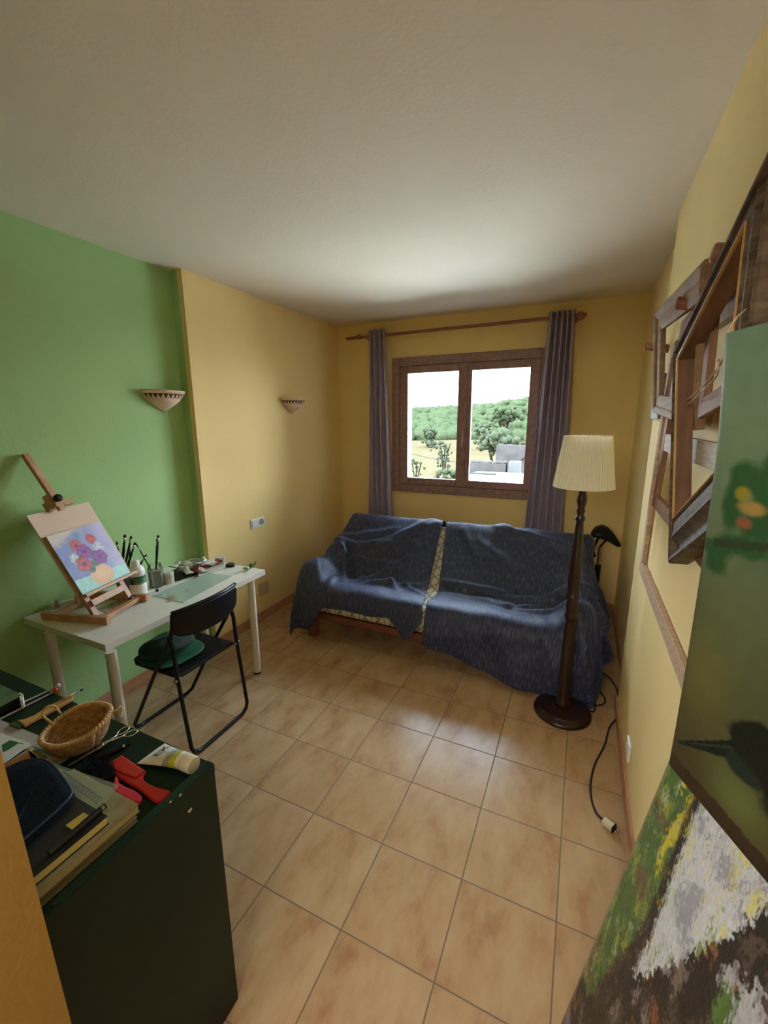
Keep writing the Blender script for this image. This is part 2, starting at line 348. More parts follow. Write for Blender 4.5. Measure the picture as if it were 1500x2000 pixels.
# ------------------------------------------------------------------ outside view
FIELD = mat('dry_field', (.0430, .0345, .0190), .95, .0, .12, color2=(.0350, .0290, .0170), spec=0)
HILLM = mat('hill_scrub', (.0240, .0250, .0120), .95, .0, .15, color2=(.0160, .0210, .0095), spec=0)
LEAFA = mat('far_foliage', (.0170, .0235, .0115), .9, .0, 3.5, color2=(.0280, .0345, .0185), spec=0)
LEAFB = mat('near_foliage', (.0180, .0235, .0130), .9, .0, 9, color2=(.0310, .0355, .0215), spec=0)
BARK = mat('bark', (.012, .009, .007), .9, .2, 5, spec=0)
STONE = mat('rubble_stone', (.0270, .0240, .0225), .95, .0, 2.5, color2=(.0400, .0370, .0345), bump=.5, spec=0)
def ground_z(x, y):
    z = -4.0+.02*max(0, y-40)*(1 if y < 95 else 55/(max(y-40, 1)))
    if y > 95: z += (8.5+4.4*(1/(1+math.exp(-(x+32)/7))))*(1-math.cos(min(1, (y-95)/115)*math.pi))/2
    return z+.25*math.sin(x*.21)*math.cos(y*.13)
gx = np.linspace(-130, 50, 61); gy = np.concatenate([np.linspace(5, 95, 31), np.linspace(100, 260, 33)])
struct('ground', MB().grid([[(x, y, ground_z(x, y)) for y in gy] for x in gx]), [FIELD], smooth=True)
hg = np.linspace(97, 259, 30)
struct('hills', MB().grid([[(x, y, ground_z(x, y)+.12) for y in hg] for x in gx]), [HILLM], smooth=True)
def blob(mb, c, r, seed, nu=9, nv=6):
    k = len(mb.v); mb.sphere(c, r, nu, nv)
    for i in range(k, len(mb.v)):
        p = np.array(mb.v[i]); d = p-np.asarray(c); q = mnoise.noise(Vector(d/np.max(r)*1.8)+Vector((seed*3.1, seed*1.7, 0)))
        mb.v[i] = tuple(np.asarray(c)+d*(1+.55*q))
fo = MB()
for i in range(2600):
    y = random.uniform(97, 250); x = random.uniform(-.62*y, .02*y); r = random.uniform(.8, 1.9)
    if random.random() < .25 and y < 125: continue
    blob(fo, (x, y, ground_z(x, y)+r*.5), (r*1.2, r*1.2, r), i, 7, 5)
tag(fo.build('forest', LEAFA, smooth=True, org=(0, 100, 0)), 'green woodland covering the hillside beyond the dry field', 'forest', kind='stuff')
def bush(name, label, cat, px, py, Y, rad, n, trunk=0, group=None, m=LEAFB):
    P = at_y(px, py, Y); gz = ground_z(P[0], Y); t = thing(name, label, cat, (P[0], Y, gz), group); b = MB()
    for i in range(n):
        d = np.random.normal(0, .42, 3)*rad; c = np.array([P[0], Y, P[2]])+d*np.array([1, 1, .5]); c[2] = max(c[2], gz+.25*rad) if name != 'shrub' else random.uniform(gz+.1, P[2]+.45*rad)
        blob(b, c, np.ones(3)*rad*random.uniform(.08, .18), i*3+px)
    b.build('foliage', m, t, smooth=True)
    tr = MB()
    for k in range(3): tr.tube(curve([(P[0]+.1*k-.1, Y, gz-.1), (P[0]+(k-1)*.2*rad, Y+.1, (gz+P[2])/2), (P[0]+(k-1)*.5*rad, Y+.2, P[2])], 4), .06*rad if not trunk else trunk, 6)
    tr.build('trunk', BARK, t, smooth=True)
bush('olive_tree', 'large grey green olive tree rising behind the ruined stone house', 'tree', 975, 863, 30, 1.6, 110)
bush('shrub', 'small round shrub standing alone in the middle of the dry field', 'bush', 868, 871, 44, 1.0, 60)
bush('shrub', 'leafy green bush under the left window pane bottom edge', 'bush', 870, 933, 24, 1.0, 110)
bush('shrub', 'sparse pale shrub at the lower left of the dry field', 'bush', 812, 905, 30, .7, 40)
bush('shrub', 'dark thorny scrub at the foot of the woodland, right pane', 'bush', 945, 838, 75, 2.2, 60)
bush('shrub', 'low scrub at the foot of the woodland, left pane', 'bush', 838, 848, 78, 2.2, 50)
bush('pine_tree', 'taller dark pine among the hillside trees, right pane', 'tree', 985, 808, 110, 4.2, 90, m=LEAFA)
# ruined house, garden wall, white wall and roof deck below the window
def gz_(x, y): return ground_z(x, y)-.2
rh = thing('ruined_house', 'ruined stone house with a broken gable below the window', 'house', (-2.6, 21, -4))
MB().slab([(0, 0), (2.6, 0), (2.6, 4.62), (1.9, 4.66), (1.1, 4.60), (.5, 4.64), (0, 4.60)], (-3.6, 20, -4.05), (1, 0, 0), (0, 0, 1), -.5).build('gable_wall', STONE, rh)
MB().box((-3.6, 20.5, -4.05), (-3.15, 25, -.6)).box((-1.45, 20.5, -4.05), (-1.0, 25, -.9)).build('side_wall', STONE, rh)
MB().bar((-2.62, 19.9, -.25), (-2.2, 19.9, .15), .06, .06).build('beam', BARK, rh)
gw = thing('garden_wall', 'low rubble stone wall in front of the ruined house', 'wall', (-3.2, 15, -4))
MB().box((-3.62, 15, -4.05), (-2.35, 15.4, .2)).build('masonry', STONE, gw)
tp = MB()
for i in range(15):
    x = -3.58+i*.085; tp.sphere((x, 15.2, .22+random.uniform(-.02, .03)), (.07, .12, .07), 7, 5)
tp.build('coping_stones', STONE, gw, smooth=True)
tag(MB().box((-2.27, 15.05, -4.05), (-1.90, 15.6, .28)).build('chimney', mat('whitewash', (.060, .058, .055), .9, .05, 3, spec=0)), 'whitewashed chimney beside the rubble garden wall', 'chimney')
rt = thing('roof_terrace', 'pale flat roof deck just below the window', 'roof', (-2.6, 10.5, -4))
MB().box((-3.3, 9.2, -4.05), (-.6, 14.9, -.06)).build('terrace_slab', mat('pale_screed', (.050, .047, .043), .9, .08, 2, spec=0), rt)
MB().box((-3.3, 14.0, -.06), (-2.5, 14.1, -.02)).build('kerb', STONE, rt)
struct('bounce_slab', MB().box((-5, 4.33, .1), (3, 8.6, .25)), mat('white_bounce', (.86, .85, .82), .8, .02, 3))  # unseen white slab, added to bounce daylight up through the window onto the ceiling
tag(MB().tube(curve([at_y(800, 885, 14), at_y(860, 897, 15)-(0, 0, .03), at_y(915, 903, 16)], 6), .012, 6).build('overhead_cable', BLKP, smooth=True), 'thin cable strung across the field outside the left pane', 'cable')

# ------------------------------------------------------------------ curtains and rod
RY = D-.085; RZ = 2.512
rod = thing('curtain_rod', 'reddish wooden curtain rod with ball ends above the window', 'curtain rod', (-1.15, RY, RZ))
MB().tube([(-2.265, RY, RZ-.006), (-.06, RY, RZ+.006)], .0145, 14).build('pole', RODW, rod, auto=True)
for x in (-2.12, -.105):
    MB().sphere((x, RY, RZ), .034 if x > -1 else .026, 16, 10).build('knob', RODW, rod, smooth=True)
for x in (-2.045, -.135):
    MB().tube([(x, RY, RZ), (x, D, RZ)], .013, 10).lathe([(.03, 0), (.03, .008), (.016, .014)], (x, D, RZ), 16, (0, -1, 0)).build('bracket', RODW, rod, auto=True)
def curtain(label, t0, t1, m0, m1, b0, b1, folds, seed):
    nu, nv = 150, 40; P = np.zeros((nu, nv, 3)); zt, zb = 2.565, .07
    for j in range(nv):
        v = j/(nv-1); z = zt+(zb-zt)*v
        k = min(1, v/.7)
        l = t0+(m0-t0)*k if v < .7 else m0+(b0-m0)*(v-.7)/.3
        r = t1+(m1-t1)*k if v < .7 else m1+(b1-m1)*(v-.7)/.3
        for i in range(nu):
            u = i/(nu-1); a = u*folds*2*math.pi
            amp = .046*(1-.2*v)
            wob = .35*math.sin(3*v+u*5+seed)
            x = l+(r-l)*u+.010*math.sin(2*a+wob*2)
            y = RY+amp*math.copysign(abs(math.sin(a+wob))**.75, math.sin(a+wob))+.008*math.sin(a*.5+4*v+seed)
            P[i, j] = (x, y, z+.006*math.sin(a)*(1-v))
    o = MB().grid(P).build('curtain', CURT, smooth=True, solid=.003, org=((t0+t1)/2, RY, zb))
    tag(o, label, 'curtain', 'curtains at the window')
    n = int(folds*2)
    for q in range(n):
        x = t0+(t1-t0)*(q+.5)/n
        MB().tube([(x, RY+.021*math.cos(a), RZ+.021*math.sin(a)) for a in np.linspace(0, 2*math.pi, 15)[:-1]], .004, 6, closed=True).build('eyelet', CHROME, o, smooth=True)
curtain('mauve grey eyelet curtain at the window side away from the floor lamp', -2.012, -1.825, -2.05, -1.775, -2.07, -1.73, 4, 0)
curtain('mauve grey eyelet curtain hanging behind the cream shade of the floor lamp', -.352, -.150, -.415, -.105, -.435, -.07, 5, 2)

# ------------------------------------------------------------------ wall sconces and outlets
def sconce(wx, cy, label):
    t = thing('wall_sconce', label, 'wall light', (wx, cy, 1.765), 'clay wall sconces on the side wall'); b = MB(); n = 26; R, DP = .152, .115
    prof = [(1.0, 1.893), (.965, 1.878)]
    def ringp(s, z, k=n): return [np.array([wx+.001+DP*s*math.sin(math.pi*j/k), cy-R*s*math.cos(math.pi*j/k), z]) for j in range(k+1)]
    rows = [ringp(1.0, 1.893), ringp(.95, 1.872)]
    b.grid(rows)
    A = ringp(.95, 1.872); C_ = ringp(.80, 1.842)
    for j in range(n):      # pierced zigzag band
        if j % 2 == 0:
            b.add([C_[j], C_[j+1], A[j+1]], [(0, 1, 2)])
            if j == 0: b.add([A[0], A[1], C_[0]], [(0, 2, 1)])
        else: b.add([C_[j], C_[j+1], A[j]], [(0, 1, 2)])
    for j in range(2, n, 2): pass
    b.grid([ringp(s, z) for s, z in ((.80, 1.842), (.60, 1.815), (.36, 1.79), (.14, 1.772), (.02, 1.762))])
    b.build('shade', TERRA, t, smooth=True, solid=.005)
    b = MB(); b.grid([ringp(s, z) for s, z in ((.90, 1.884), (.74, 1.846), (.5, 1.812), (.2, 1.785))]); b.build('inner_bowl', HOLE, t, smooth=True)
    MB().box((wx, cy-.04, 1.80), (wx+.02, cy+.04, 1.87)).build('back_plate', WPL, t)
sconce(XG, 1.992, 'pierced clay half bowl sconce on the green wall')
sconce(XL, 3.225, 'pierced clay half bowl sconce on the yellow wall near the curtain')
oc = thing('switch_and_socket', 'white switch with socket on the yellow wall above the desk end', 'socket', (XL, 2.69, .81))
MB().box((XL, 2.603, .826), (XL+.012, 2.768, .908)).build('plate', WPL, oc, bevel=.004)
MB().box((XL+.012, 2.617, .840), (XL+.017, 2.675, .895)).build('rocker', WPL, oc, bevel=.003)
MB().lathe([(.026, 0), (.026, .002), (.021, .001), (.021, -.006)], (XL+.013, 2.728, .867), 24, (1, 0, 0)).build('socket_face', mat('socket_grey', (.32, .32, .30), .5, .1, 9), oc, auto=True)
tag(MB().box((XL, 2.652, .215), (XL+.006, 2.772, .333)).build('cover_plate', mat('beige_plate', (.58, .44, .27), .6, .04, 4), bevel=.003), 'square beige blanking plate low on the yellow wall', 'cover plate')
rs = thing('wall_socket', 'white socket low on the right wall above the loose plug', 'socket', (XRN, 2.0, .16))
MB().box((XRN-.012, 1.965, .165), (XRN, 2.05, .25)).build('plate', WPL, rs, bevel=.004)
MB().lathe([(.024, 0), (.024, .003), (.019, .002), (.019, -.004)], (XRN-.012, 2.007, .207), 20, (-1, 0, 0)).build('socket_face', mat('socket_white', (.62, .62, .6), .5, .05, 9), rs, auto=True)

# ------------------------------------------------------------------ sofa
SX0, SX1 = -1.93, .09
so = thing('sofa_bed', 'wooden sofa bed with cream floral cushions under blue sheets', 'sofa', ((SX0+SX1)/2, 2.62, 0))
for x, y, z in ((-1.89, 2.60, .40), (.0, 2.60, .40), (-1.89, 3.40, .40), (.0, 3.40, .40)):
    MB().box((x, y, 0), (x+.078, y+.055, .22)).build('leg', LEGW, so, bevel=.004)
MB().box((SX0+.04, 2.605, .165), (SX1-.04, 2.635, .215)).build('front_rail', LEGW, so, bevel=.004)
MB().box((SX0+.04, 2.64, .17), (SX1-.04, 3.45, .205)).build('slat_base', LEGW, so)
for x in (SX0-.02, SX1-.05):
    MB().hexa([(x, 2.66, .2), (x+.07, 2.66, .2), (x+.07, 3.42, .2), (x, 3.42, .2), (x, 2.72, .52), (x+.07, 2.72, .52), (x+.07, 3.40, .56), (x, 3.40, .56)]).build('armrest', LEGW, so, bevel=.01)
MB().box((SX0+.05, 2.612, .215), (SX1-.05, 3.05, .405)).build('seat_cushion', FLORAL, so, bevel=.035)
bu = norm((0, .52, .415)); bn = np.array([0, -bu[2], bu[1]])
bc = np.array([(SX0+SX1)/2, 2.98, .375])+bu*.34-bn*.075
MB().obox(bc, (1.0-.02, 0, 0), bu*.335, bn*.07).build('back_cushion', FLORAL, so, bevel=.03)
for x in (SX0+.02, SX1-.09):
    MB().bar((x, 3.42, 0.05), (x, 3.56, .74), .06, .03, (1, 0, 0)).build('back_post', LEGW, so)

knots = [(3.615, .60), (3.60, .74), (3.57, .805), (3.515, .815), (3.46, .785), (3.30, .652), (3.12, .505), (3.02, .425), (2.95, .395), (2.85, .402), (2.72, .428), (2.655, .432), (2.61, .418), (2.590, .385)]
KT = np.array([0]+list(np.cumsum([math.dist(knots[i], knots[i+1]) for i in range(len(knots)-1)])))
TF = KT[-1]
def prof(t):
    return np.interp(t, KT, [k[0] for k in knots]), np.interp(t, KT, [k[1] for k in knots])
def ridge(x, t, r):
    x0, t0, x1, t1, amp, w = r; dx, dt = x1-x0, t1-t0; L2 = dx*dx+dt*dt
    k = max(0, min(1, ((x-x0)*dx+(t-t0)*dt)/L2)); d = math.hypot(x-x0-k*dx, t-t0-k*dt)
    return amp*math.exp(-(d/w)**2)*(.35+.65*math.sin(math.pi*min(1, max(0, .08+.84*k))))
def sheet(name, label, left, right, hang, over, side, ridges, seed, group):
    """left/right: x limits as functions of t; hang(x): drop below the front edge; over(t): overhang past the sofa end; side -1/+1"""
    nx, no, nt, nh = 110, 26, 90, 34
    cols = []
    ts = np.linspace(0, TF, nt)
    P = np.zeros((nx+no, nt+nh, 3)); Q = np.zeros((nx+no, nt+nh, 2))
    end = SX0-.015 if side < 0 else SX1+.015
    for i in range(nx+no):
        for j in range(nt+nh):
            t = ts[min(j, nt-1)]; inner = right(t) if side < 0 else left(t)
            if i < nx: x = inner+(end-inner)*i/(nx-1); a = 0.
            else: x = end; a = over(t)*(i-nx+1)/no
            y, z = prof(t); b = 0.
            if j >= nt: b = hang(x)*(j-nt+1)/nh
            arm = .145*math.exp(-((x-end)/.13)**2)*max(0, min(1, (y-2.60)/.12))*max(0, min(1, (3.32-y)/.25))
            z += arm
            dz = max(a, b)+.35*min(a, b)
            yy = y-.035*(1-math.exp(-b/.08))-.02*math.sin(b*9+x*7)*min(1, b*8)+.012*math.sin(x*23+seed)*min(1, b*6)
            xx = x+side*(.03*(1-math.exp(-a/.04))+(.13 if side < 0 else float(np.interp(t, [KT[4], KT[6], KT[8], KT[11], TF], [.1, .42, .38, .22, .12])))*a+.018*math.sin(t*15+seed)*min(1, a*6)+.010*math.sin(t*31)*min(1, a*6))
            zz = max(z-dz, .012+.004*math.sin(x*40)); P[i, j] = (xx, yy, zz); Q[i, j] = (x+side*a, t+b)
    for _ in range(5):
        P[1:-1, 1:-1] = .5*P[1:-1, 1:-1]+.125*(P[:-2, 1:-1]+P[2:, 1:-1]+P[1:-1, :-2]+P[1:-1, 2:])
    du = np.gradient(P, axis=0); dv = np.gradient(P, axis=1); N = np.cross(du, dv); N /= np.linalg.norm(N, axis=2, keepdims=True)+1e-9
    if N[nx//2, nt//2][2] < 0: N = -N
    for i in range(nx+no):
        for j in range(nt+nh):
            x, t = Q[i, j]; h = .013
            for r in ridges: h += 1.35*ridge(x, t, r)
            h += .010*mnoise.noise(Vector((x*3.2+seed, t*3.2, 0)))+.006*mnoise.noise(Vector((x*7, t*9+seed, 3)))+.0025*mnoise.noise(Vector((x*22, t*14, seed)))
            P[i, j] += N[i, j]*max(h, .004)
    P[:, :, 2] = np.maximum(P[:, :, 2], .006)
    uv = Q.reshape(-1, 2)
    o = MB().grid(P).build(name, SHEET, smooth=True, solid=.004, uvs=uv.tolist(), org=(-.9, 2.6, 0))
    tag(o, label, 'bed sheet', group); return o
JT = KT[8]
xgl = lambda t: float(np.interp(t, [0, KT[3], KT[8], KT[11], TF], [-1.06, -1.055, -1.005, -.925, -.91]))
xgr = lambda t: float(np.interp(t, [0, KT[3], KT[8], KT[11], TF], [-1.025, -1.025, -.915, -.905, -.885]))
hl = lambda x: float(np.interp(x, [-2.2, -1.85, -1.78, -1.70, -1.5, -1.30, -1.16, -1.03, -.97, -.90], [.29, .30, .24, .085, .075, .09, .07, .20, .165, .04]))
ol = lambda t: float(np.interp(t, [0, KT[3], KT[5], KT[7], KT[10], TF], [.04, .05, .10, .30, .33, .26]))
hr = lambda x: float(np.interp(x, [-.9, -.8, -.6, -.4, -.2, .1], [.185, .22, .27, .325, .36, .375]))
orr = lambda t: float(np.interp(t, [0, KT[3], KT[4], KT[5], KT[6], KT[7], KT[9], KT[10], TF], [.03, .05, .08, .26, .36, .28, .36, .40, .40]))
RL = [(-1.12, .20, -1.55, .66, .016, .035), (-1.10, .30, -1.80, .70, .020, .04), (-1.16, .36, -1.30, .84, .014, .03), (-1.45, .42, -1.95, .60, .024, .04),
      (-1.22, .55, -1.95, .68, .028, .045), (-1.30, .80, -1.90, .78, .026, .04), (-1.25, .70, -1.62, 1.10, .024, .035), (-1.90, .72, -1.66, 1.14, .030, .035),
      (-1.80, .66, -1.55, 1.0, .022, .035), (-1.05, .92, -1.45, 1.06, .02, .03), (-1.40, .92, -1.20, 1.10, .022, .03), (-1.18, .98, -.98, 1.12, .018, .025),
      (-1.48, 1.10, -1.28, 1.03, .03, .03), (-2.02, 1.0, -1.80, 1.28, .02, .035), (-2.15, .85, -1.95, 1.30, .018, .04), (-1.07, .3, -.97, 1.0, .008, .02), (-1.75, 1.12, -1.70, 1.30, .02, .03)]
RR = [(-.86, .35, -.55, .80, .014, .04), (-.60, .26, .05, .42, .022, .035), (-.60, .26, -.62, .55, .010, .03), (-.72, .44, .05, .92, .020, .04), (-.88, .86, -.40, .88, .022, .025), (-.45, .93, .05, .86, .024, .025),
      (-.85, 1.0, -.35, .98, .014, .03), (-.40, 1.08, -.10, .93, .022, .028), (-.30, 1.12, .05, 1.02, .024, .028), (-.55, 1.02, -.30, 1.10, .018, .025), (-.05, .84, .30, .95, .03, .03), (-.02, .92, .25, 1.1, .03, .03),
      (.02, 1.05, .12, 1.45, .03, .035), (.22, 1.0, .30, 1.30, .025, .035), (-.5, 1.2, -.35, 1.5, .01, .05), (-.15, 1.2, -.05, 1.5, .012, .05), (-.62, .20, -.48, .27, .02, .02), (-.45, .22, -.2, .21, .014, .02)]
sheet('bed_sheet', 'dark blue streaked sheet over the sofa half beside the yellow wall', lambda t: SX0, xgl, hl, ol, -1, RL, 1, 'blue sheets draped over the sofa')
sheet('bed_sheet', 'dark blue streaked sheet over the sofa half behind the floor lamp, reaching the floor', xgr, lambda t: SX1, hr, orr, 1, RR, 5, 'blue sheets draped over the sofa')

# ------------------------------------------------------------------ floor lamp
LX, LY = .02, 2.446
fl = thing('floor_lamp', 'tall turned dark wood floor lamp with pleated cream shade', 'floor lamp', (LX, LY, 0))
MB().lathe([(0, 0), (.150, 0), (.158, .008), (.158, .020), (.150, .030), (.138, .034), (.128, .046), (.05, .054), (.03, .06), (0, .06)], (LX, LY, 0), 48).build('base', LAMPW, fl, auto=True)
pp = [(0, .055), (.040, .055), (.043, .075), (.034, .095), (.030, .12), (.034, .16), (.031, .18), (.033, .20), (.0315, .42), (.027, .55), (.026, .60), (.034, .612), (.036, .625), (.030, .640), (.031, .66), (.034, .69), (.030, .715), (.036, .728), (.036, .742), (.030, .752), (.033, .80), (.034, .84), (.0300, 1.0), (.021, 1.13), (.018, 1.165), (.024, 1.175), (.024, 1.19), (.016, 1.20), (.020, 1.215), (.023, 1.225), (.017, 1.24), (.026, 1.275), (.026, 1.29), (.018, 1.325), (.022, 1.335), (.020, 1.35), (0, 1.352)]
MB().lathe(pp, (LX, LY, 0), 24).build('pole', LAMPW, fl, smooth=True)
MB().tube([(LX, LY, 1.35), (LX, LY, 1.44)], .016, 12).build('lamp_socket', BLKP, fl, auto=True)
MB().sphere((LX, LY, 1.48), (.03, .03, .042), 14, 10).build('bulb', mat('bulb_glass', (.8, .78, .7), .2, .02, 3), fl, smooth=True)
wob = lambda j, z: 1+.022*(j % 2)
MB().lathe([(.147, 1.352), (.146, 1.356), (.112, 1.612), (.1115, 1.617)], (LX, LY, 0), 120, wob=wob).build('shade', SHADE, fl, solid=.002)
fl.children[-1].data.polygons.foreach_set('use_smooth', [False]*len(fl.children[-1].data.polygons))
me = fl.children[-1].data
# open the two ends of the shade
import bmesh
bm = bmesh.new(); bm.from_mesh(me); bmesh.ops.delete(bm, geom=[f for f in bm.faces if len(f.verts) > 8], context='FACES_ONLY'); bm.to_mesh(me); bm.free()
MB().tube([(LX+.1, LY, 1.60), (LX-.1, LY, 1.60)], .002, 6).tube([(LX, LY+.1, 1.60), (LX, LY-.1, 1.60)], .002, 6).tube([(LX, LY, 1.50), (LX, LY, 1.60)], .002, 6).build('shade_carrier', CHROME, fl)
ZC = .006
cdp = [(LX+.14, LY+.06, .02), (.20, LY+.12, ZC), *[at_z(x, y, ZC) for x, y in ((1160, 1311), (1188, 1322), (1206, 1350), (1208, 1384))]]
cdp2 = [at_z(x, y, ZC) for x, y in ((1206, 1395), (1203, 1405), (1190, 1422), (1181, 1455), (1163, 1490), (1154, 1525), (1154, 1555), (1163, 1585), (1180, 1603))]
MB().tube(curve(cdp+cdp2, 6), .0045, 8).build('cord', RUB, fl, smooth=True)
lp = [at_z(x, y, ZC) for x, y in ((1145, 1340), (1165, 1346), (1180, 1362), (1180, 1374), (1165, 1378), (1145, 1376))]
MB().tube(curve(lp, 6), .0045, 8).build('cord', RUB, fl, smooth=True)
q0 = at_z(1178, 1602, .014); q1 = at_z(1199, 1618, .014); qd = norm(q1-q0)
plg = MB().bar(q0, q1, .030, .026).build('plug', mat('cream_plastic', (.72, .64, .45), .4, .05, 5), fl, bevel=.005)
qs = np.cross(qd, (0, 0, 1))
MB().tube([q1+qs*.009, q1+qs*.009+qd*.02], .0025, 8).tube([q1-qs*.009, q1-qs*.009+qd*.02], .0025, 8).build('prong', CHROME, plg, smooth=True)
MB().bar(q1-qd*.003, q1+qd*.003, .031, .027).build('plug_face', BLKP, plg)

# ------------------------------------------------------------------ exercise bike behind the sofa end
YB = 3.72; S0 = at_y(1176, 1060, YB)
eb = thing('exercise_bike', 'black bicycle saddle on a post behind the sofa end', 'exercise bike', (S0[0], YB, 0))
tip = at_y(1213, 1064, YB-.02); back = at_y(1158, 1036, YB+.03)
ax_ = norm(tip-back); L_ = np.linalg.norm(tip-back); up_ = norm(np.array([0, -.25, 1])-ax_*np.dot(ax_, [0, -.25, 1])); sd_ = np.cross(up_, ax_)
rows = []
for i in range(15):
    u = i/14; w = np.interp(u, [0, .12, .35, .6, .9, 1], [.05, .095, .085, .05, .032, .012]); hh = np.interp(u, [0, .15, .6, 1], [.035, .055, .045, .015])
    c_ = back+ax_*L_*u+up_*(.02*math.sin(u*math.pi*1.3))
    rows.append([c_+sd_*w*math.cos(a)+up_*hh*math.sin(a)*(1 if math.sin(a) > 0 else .55) for a in np.linspace(0, 2*math.pi, 19)])
MB().grid(rows).build('saddle', BLKP, eb, smooth=True)
pb = at_y(1172, 1068, YB); pe = np.array([pb[0]+.01, YB, .0])
MB().tube([pb, pb+(np.array([.0, 0, -.16]))], .013, 12).build('seat_post', CHROME, eb, auto=True)
MB().tube([pb+np.array([0, 0, -.15]), (pb[0], YB, .08)], .022, 12).build('frame_tube', BLK, eb, auto=True)
MB().box((pb[0]-.12, YB-.03, .0), (pb[0]+.12, YB+.03, .05)).box((pb[0]-.025, YB-.2, .03), (pb[0]+.025, YB+.25, .09)).build('foot', BLK, eb, bevel=.01)
MB().tube([back+ax_*.06-up_*.03, pb+np.array([-.05, 0, -.03]), pb+np.array([-.03, 0, -.09])], .010, 8).tube([back+ax_*.12-up_*.02, pb], .009, 8).build('saddle_rail', BLK, eb, smooth=True)
MB().tube([back+ax_*.02-up_*(.02+.012*k/6)+sd_*.02*math.cos(k)+ax_*.012*math.sin(k) for k in np.linspace(0, 22, 70)], .004, 6).build('spring', BLK, eb, smooth=True)

# ------------------------------------------------------------------ desk
DZ = .727
dk = thing('desk', 'white laminate desk with round legs against the green wall', 'desk', (-2.15, 1.57, 0))
MB().box((XG+.004, 1.04, .693), (-1.856, 2.108, DZ)).build('desk_top', WHT, dk, bevel=.002)
for x, y in ((-1.905, 2.02), tuple(at_z(216, 1272, .693)[:2]), tuple(at_z(96, 1233, .693)[:2]), (-2.385, 2.03)):
    lg = MB().lathe([(.0245, .012), (.0225, .693)], (x, y, 0), 24).build('leg', WHTM, dk, auto=True)
    MB().lathe([(.0235, 0), (.0255, .003), (.0255, .014)], (x, y, 0), 20).build('foot', RUB, lg, auto=True)

# ------------------------------------------------------------------ folding chair
ch = thing('folding_chair', 'black metal folding chair pulled up to the desk', 'chair', (-1.92, 1.485, 0))
yl, yr = 1.283, 1.687
def uframe(pts_l, name):
    L = [np.array([x, yl+dy, z]) for x, dy, z in pts_l]; R = [np.array([x, yr-dy, z]) for x, dy, z in pts_l]
    MB().tube(L+R[::-1], .0105, 10).build(name, BLK, ch, auto=True)
uframe([(-1.722, .004, .79), (-1.728, .0, .72), (-1.748, 0, .66), (-1.90, 0, .43), (-2.125, 0, .06), (-2.135, .012, .03), (-2.145, .045, .013), (-2.147, .08, .0115)], 'front_leg_frame')
uframe([(-1.765, 0, .668), (-1.756, 0, .645), (-1.742, 0, .60), (-1.733, 0, .45), (-1.690, 0, .06), (-1.688, .012, .03), (-1.686, .045, .013), (-1.685, .08, .0115)], 'rear_leg_frame')
rows = []
for k in range(13):
    v = k/12; r = []
    for j in range(25):
        u = j/24; e = abs(2*u-1); y = yl-.014+(yr-yl+.028)*u
        zt = .795+.010*(1-e**2); zb = .652+.03*e**3+.012*(1-e**2)*0
        rr = .03*max(0, (e-.86)/.14)**2
        r.append((-1.722+.050*(1-e**2)+.008*(v-.5), y, zb+rr+(zt-rr-zb-rr)*v))
    rows.append(r)
MB().grid(rows).build('backrest', BLKP, ch, smooth=True, solid=.016, sub=1)
MB().tube([(-1.70+.050*(1-(2*u-1)**2)-.02+.0, yl-.014+(yr-yl+.028)*u, .800+.010*(1-(2*u-1)**2)) for u in np.linspace(.02, .98, 20)], .010, 10).build('top_rail', BLK, ch, smooth=True)
sp = [(-1.742, yl+.012), (-1.742, yr-.012), (-1.80, yr-.012), (-2.06, yr-.008), (-2.105, yr-.03), (-2.125, yr-.09), (-2.125, yl+.09), (-2.105, yl+.03), (-2.06, yl+.008), (-1.80, yl+.012)]
MB().slab([(x, y) for x, y in sp], (0, 0, .428), (1, 0, 0), (0, 1, 0), .022).build('seat', BLKP, ch, bevel=.008)
for y in (yl, yr):
    MB().lathe([(.011, -.016), (.011, .016)], (-1.735, y, .437), 12, (0, 1, 0)).build('pivot_bolt', CHROME, ch, auto=True)
cu = thing('cushion', 'green velvet cushion lying on the folding chair seat', 'cushion', (-1.955, 1.43, .451))
VEL = mat('green_velvet', (.004, .024, .012), .75, .5, 10, sheen=.25); VEL.node_tree.nodes['Principled BSDF'].inputs['Sheen Tint'].default_value = (.25, .75, .45, 1)
VELP = mat('green_satin', (.02, .13, .065), .55, .1, 10)
def pillow(c, rx, ry, h, skew):
    P = []
    for i in range(25):
        th = math.pi*i/24; r = []
        for j in range(41):
            a = 2*math.pi*j/40; rr = math.sin(th)**.62; zz = math.cos(th); sx = abs(math.cos(a))**.75*np.sign(math.cos(a)); sy = abs(math.sin(a))**.75*np.sign(math.sin(a))
            q = 1+.07*mnoise.noise(Vector((sx*2, sy*2, zz*2)))
            r.append((c[0]+rx*rr*sx*q+skew*zz*.03, c[1]+ry*rr*sy*q, c[2]+h*zz*(.75+.25*(1-rr))*q))
        P.append(r)
    return P
MB().grid(pillow((-1.965, 1.415, .510), .120, .130, .058, 1)).build('cover', VEL, cu, smooth=True)
MB().grid(pillow((-1.945, 1.430, .464), .142, .152, .012, 0)).build('border', VELP, cu, smooth=True)

